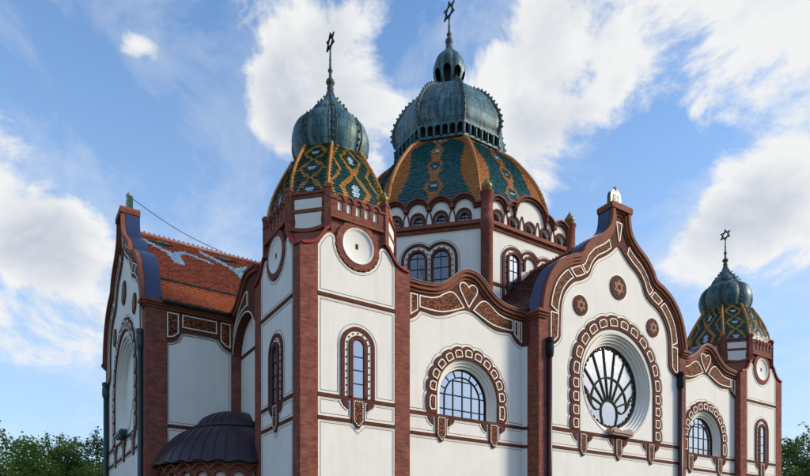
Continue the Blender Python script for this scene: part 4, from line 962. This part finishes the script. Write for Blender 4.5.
def pat_dome(s, t, x, i):        # 0 teal 1 amber 2 ochre 3 white
    a = abs(s)
    if t > .955: return 1 if i % 3 else 2
    if a > .955: return 2
    z = 0; q = abs(t-.46); edge = .82 if q > .24 else .64+max(0, q-.08)*1.1
    if t > .78: edge -= (t-.78)*1.9                       # border sweeps in under the copper
    if a > edge:
        return 0 if (edge+.06 < a < edge+.13 and z > .8) else 1
    d = 1-tri(t*5.0); w_ = .085+.125*d
    if a < w_:
        if a < w_-.085 and d > .5: return 3 if (a < .06 and d > .8 and (.3 < t < .5 or t > .62)) else 0
        return 1
    if .80 < t < .93 and abs(a-(t-.80)*1.3-.05) < .055: return 3
    return 0
mt = MB(); hp = MB()
for i in range(8):
    tile_patch(mt, (lambda t, i=i: dat(i, t)), (lambda t, i=i: dat(i+1, t)), 66, .19, pat_dome, .04, .005)
    hp.tube([dat(i, k/30)+((dat(i, k/30)-Vector((*DC, dat(i, k/30).z))).normalized()*.03) for k in range(31)], .10, 6)
    for k in range(56):
        p = dat(i, (k+.5)/56); o = (p-Vector((*DC, p.z))).normalized(); q = p+o*.14; hp.lathe((q.x, q.y), [(.001, q.z-.08), (.085, q.z), (.001, q.z+.09)], 5)
o = mt.build('dome_tiles', ['tile_teal', 'tile_amber', 'tile_ochre', 'tile_white'], dome, recalc=False); o['kind'] = 'stuff'
hp.build('hip_tiles', 'tile_amber', dome, recalc=False)
# copper arcade and bulb
mb = MB(); mb.lathe(DC, [(3.55, 30.0), (3.62, 31.5)], 8, 0, False, None, PI/8, PI/8+2*PI); mb.build('arcade_core', 'niche_dark', dome)
for i in range(8):
    t0 = PI/8+PI/4*i; p0 = Vector((DC[0]+3.98*math.cos(t0), DC[1]+3.98*math.sin(t0))); t1 = t0+PI/4; p1 = Vector((DC[0]+3.98*math.cos(t1), DC[1]+3.98*math.sin(t1)))
    al = (p1-p0).normalized(); W = Wall(p0, al, (al.y, -al.x)); wl = (p1-p0).length
    k = 6; sp = wl/k
    holes = [archpoly(sp*(q+.5), 30.42, 30.98, sp*.34, 8) for q in range(k)]
    mb = MB(); mb.prism(W, [[(0, 30.25), (wl, 30.25), (wl, 31.42), (0, 31.42)]]+holes, -.14, 0.02, 0)
    for q in range(k+1): c = W.p(sp*q, 0, .05); mb.lathe((c.x, c.y), [(.10, 30.36), (.06, 30.46), (.075, 30.95), (.11, 31.04)], 6)
    mb.strip(W, [(-.02, 30.3), (wl+.02, 30.3)], .14, -.35, .06); mb.strip(W, [(-.02, 31.38), (wl+.02, 31.38)], .06, -.1, .04)
    mb.build('arcade', 'copper', dome)
onion(DC, smooth([(3.70, 31.33), (3.84, 31.75), (3.86, 32.25), (3.72, 32.85), (3.45, 33.45), (3.08, 34.1), (2.62, 34.7), (2.08, 35.18), (1.5, 35.55), (1.0, 35.82), (.7, 35.94), (.55, 35.98)], 4), dome, -.075, 'copper_bulb', .11)
# lantern: pierced bulb on a dark core
lp = smooth([(.58, 35.85), (.78, 36.2), (1.03, 36.7), (1.17, 37.25), (1.14, 37.75), (.98, 38.2), (.74, 38.5), (.66, 38.58), (.46, 38.8), (.30, 39.02), (.22, 39.25)], 9)
mb = MB(); seg = 160; n = 0
for (r, z) in lp:
    for i in range(seg):
        t = 2*PI*i/seg; u = abs(((t-PI/8) % (PI/4))/(PI/4)-.5)*2; q = r*(1-.06*u**2); mb.v.append(Vector((DC[0]+q*math.cos(t), DC[1]+q*math.sin(t), z)))
for k in range(len(lp)-1):
    for i in range(seg):
        u = abs((((i+.5)*2*PI/seg-PI/8) % (PI/4))/(PI/4)-.5)*2; z = (lp[k][1]+lp[k+1][1])/2
        if u < .74 and 36.1 < z < 37.5 and (z < 36.75 or u < .74*math.sqrt(max(0, 1-((z-36.75)/.45)**2))): continue
        j = (i+1) % seg; mb.face((k*seg+i, k*seg+j, (k+1)*seg+j, (k+1)*seg+i), 0, True)
mb.build('lantern', 'copper', dome, uvaxis=(*DC, 1.1)); mb = MB(); mb.lathe(DC, [(.5, 35.9), (.62, 36.6), (.7, 37.3), (.3, 38.1)], 16); mb.build('lantern_core', 'niche_dark', dome)
mb = MB(); mb.lathe(DC, [(.22, 39.2), (.26, 39.28), (.16, 39.36), (.24, 39.46), (.3, 39.62), (.24, 39.78), (.12, 39.86), (.1, 40.0), (.17, 40.06), (.19, 40.16), (.1, 40.26), (.07, 40.7), (.1, 40.76), (.06, 40.82), (.05, 41.3)], 14); mb.build('finial_rod', 'copper_dark', dome)
star((*DC, 41.85), .62, dome)

# ------------------------------------------------------------------ trees
def tree(pos, h, cr, seed, label, leafm, nclump, nleaf, ls, flat=.8, sparse=0):
    rnd = random.Random(seed); E = bpy.data.objects.new('tree', None); COL.objects.link(E); E.location = (*pos, 0); tag(E, label, 'tree')
    mb = MB(); top = Vector((rnd.uniform(-.3, .3), rnd.uniform(-.3, .3), h*.8)); mb.tube([(0, 0, 0), (0.05, 0, h*.25), tuple(top*.6), tuple(top)], [h*.03, h*.024, h*.014, .03], 9)
    clumps = []
    for i in range(nclump):
        while True:
            v = Vector((rnd.uniform(-1, 1), rnd.uniform(-1, 1), rnd.uniform(-1, 1)))
            if .25 < v.length < 1: break
        c = Vector((v.x*cr, v.y*cr, h-cr*flat+v.z*cr*flat)); clumps.append((c, rnd.uniform(.16, .34)*cr))
        if i % 2 == 0:
            s = Vector((0, 0, rnd.uniform(.3, .7)*h)); mid = s.lerp(c, .55)+Vector((0, 0, rnd.uniform(0, .5))); mb.tube([s, mid, c], [h*.010, h*.006, .015], 5)
    for i in range(10+sparse):                                 # shoots that break the outline
        t = rnd.uniform(0, 2*PI); c0 = Vector((math.cos(t)*cr*.6*rnd.random(), math.sin(t)*cr*.6*rnd.random(), h-cr*flat*.3)); c1 = c0+Vector((math.cos(t)*cr*.35, math.sin(t)*cr*.35, rnd.uniform(.5, 1.0)*cr*.42)); mb.tube([c0, c1], [.03, .012], 5)
        for k in range(4): clumps.append((c0.lerp(c1, .45+.18*k), cr*.07))
    mb.build('trunk', 'bark', E)
    lf = MB()
    tot = sum(r*r for _, r in clumps)
    for (c, r) in clumps:
        for q in range(max(8, int(nleaf*r*r/tot))):
            d = Vector((rnd.gauss(0, 1), rnd.gauss(0, 1), rnd.gauss(0, .8))).normalized()*r*rnd.random()**.4; p = c+d
            u = Vector((rnd.uniform(-1, 1), rnd.uniform(-1, 1), rnd.uniform(-.9, .4))).normalized(); v = u.orthogonal().normalized(); v = (Matrix.Rotation(rnd.uniform(0, 6.28), 3, u) @ v); s = ls*rnd.uniform(.6, 1.3)
            b = len(lf.v); lf.v += [p, p+u*s*.55+v*s*.32, p+u*s*1.1, p+u*s*.55-v*s*.32]; lf.face((b, b+1, b+2, b+3), 0)
    lf.build('crown', leafm, E, recalc=False)
    return E
def spot(u, d):
    p = cam.location+CF*d+CR*(d*(u-405)/644); return (p.x, p.y)
tree(spot(8, 43), 9.9, 3.6, 1, 'light green leafy tree, the one farthest out from the wing gable', 'leaf_bright', 80, 11000, .20)
tree(spot(52, 46), 10.0, 3.3, 2, 'light green leafy tree between the two outer trees beyond the wing gable', 'leaf_bright', 75, 10000, .20)
tree(spot(94, 50), 10.9, 3.4, 3, 'dark green leafy tree directly beside the wing gable', 'leaf_dark', 80, 11000, .20)
tree(spot(806, 62), 13.4, 3.2, 4, 'dark dense tree directly behind the far corner tower', 'leaf_dark', 80, 14000, .24, 1.2, 8)
tree(spot(838, 66), 16.0, 3.8, 5, 'taller dark tree standing further out past the far corner tower', 'leaf_dark', 80, 13000, .24, 1.1, 6)
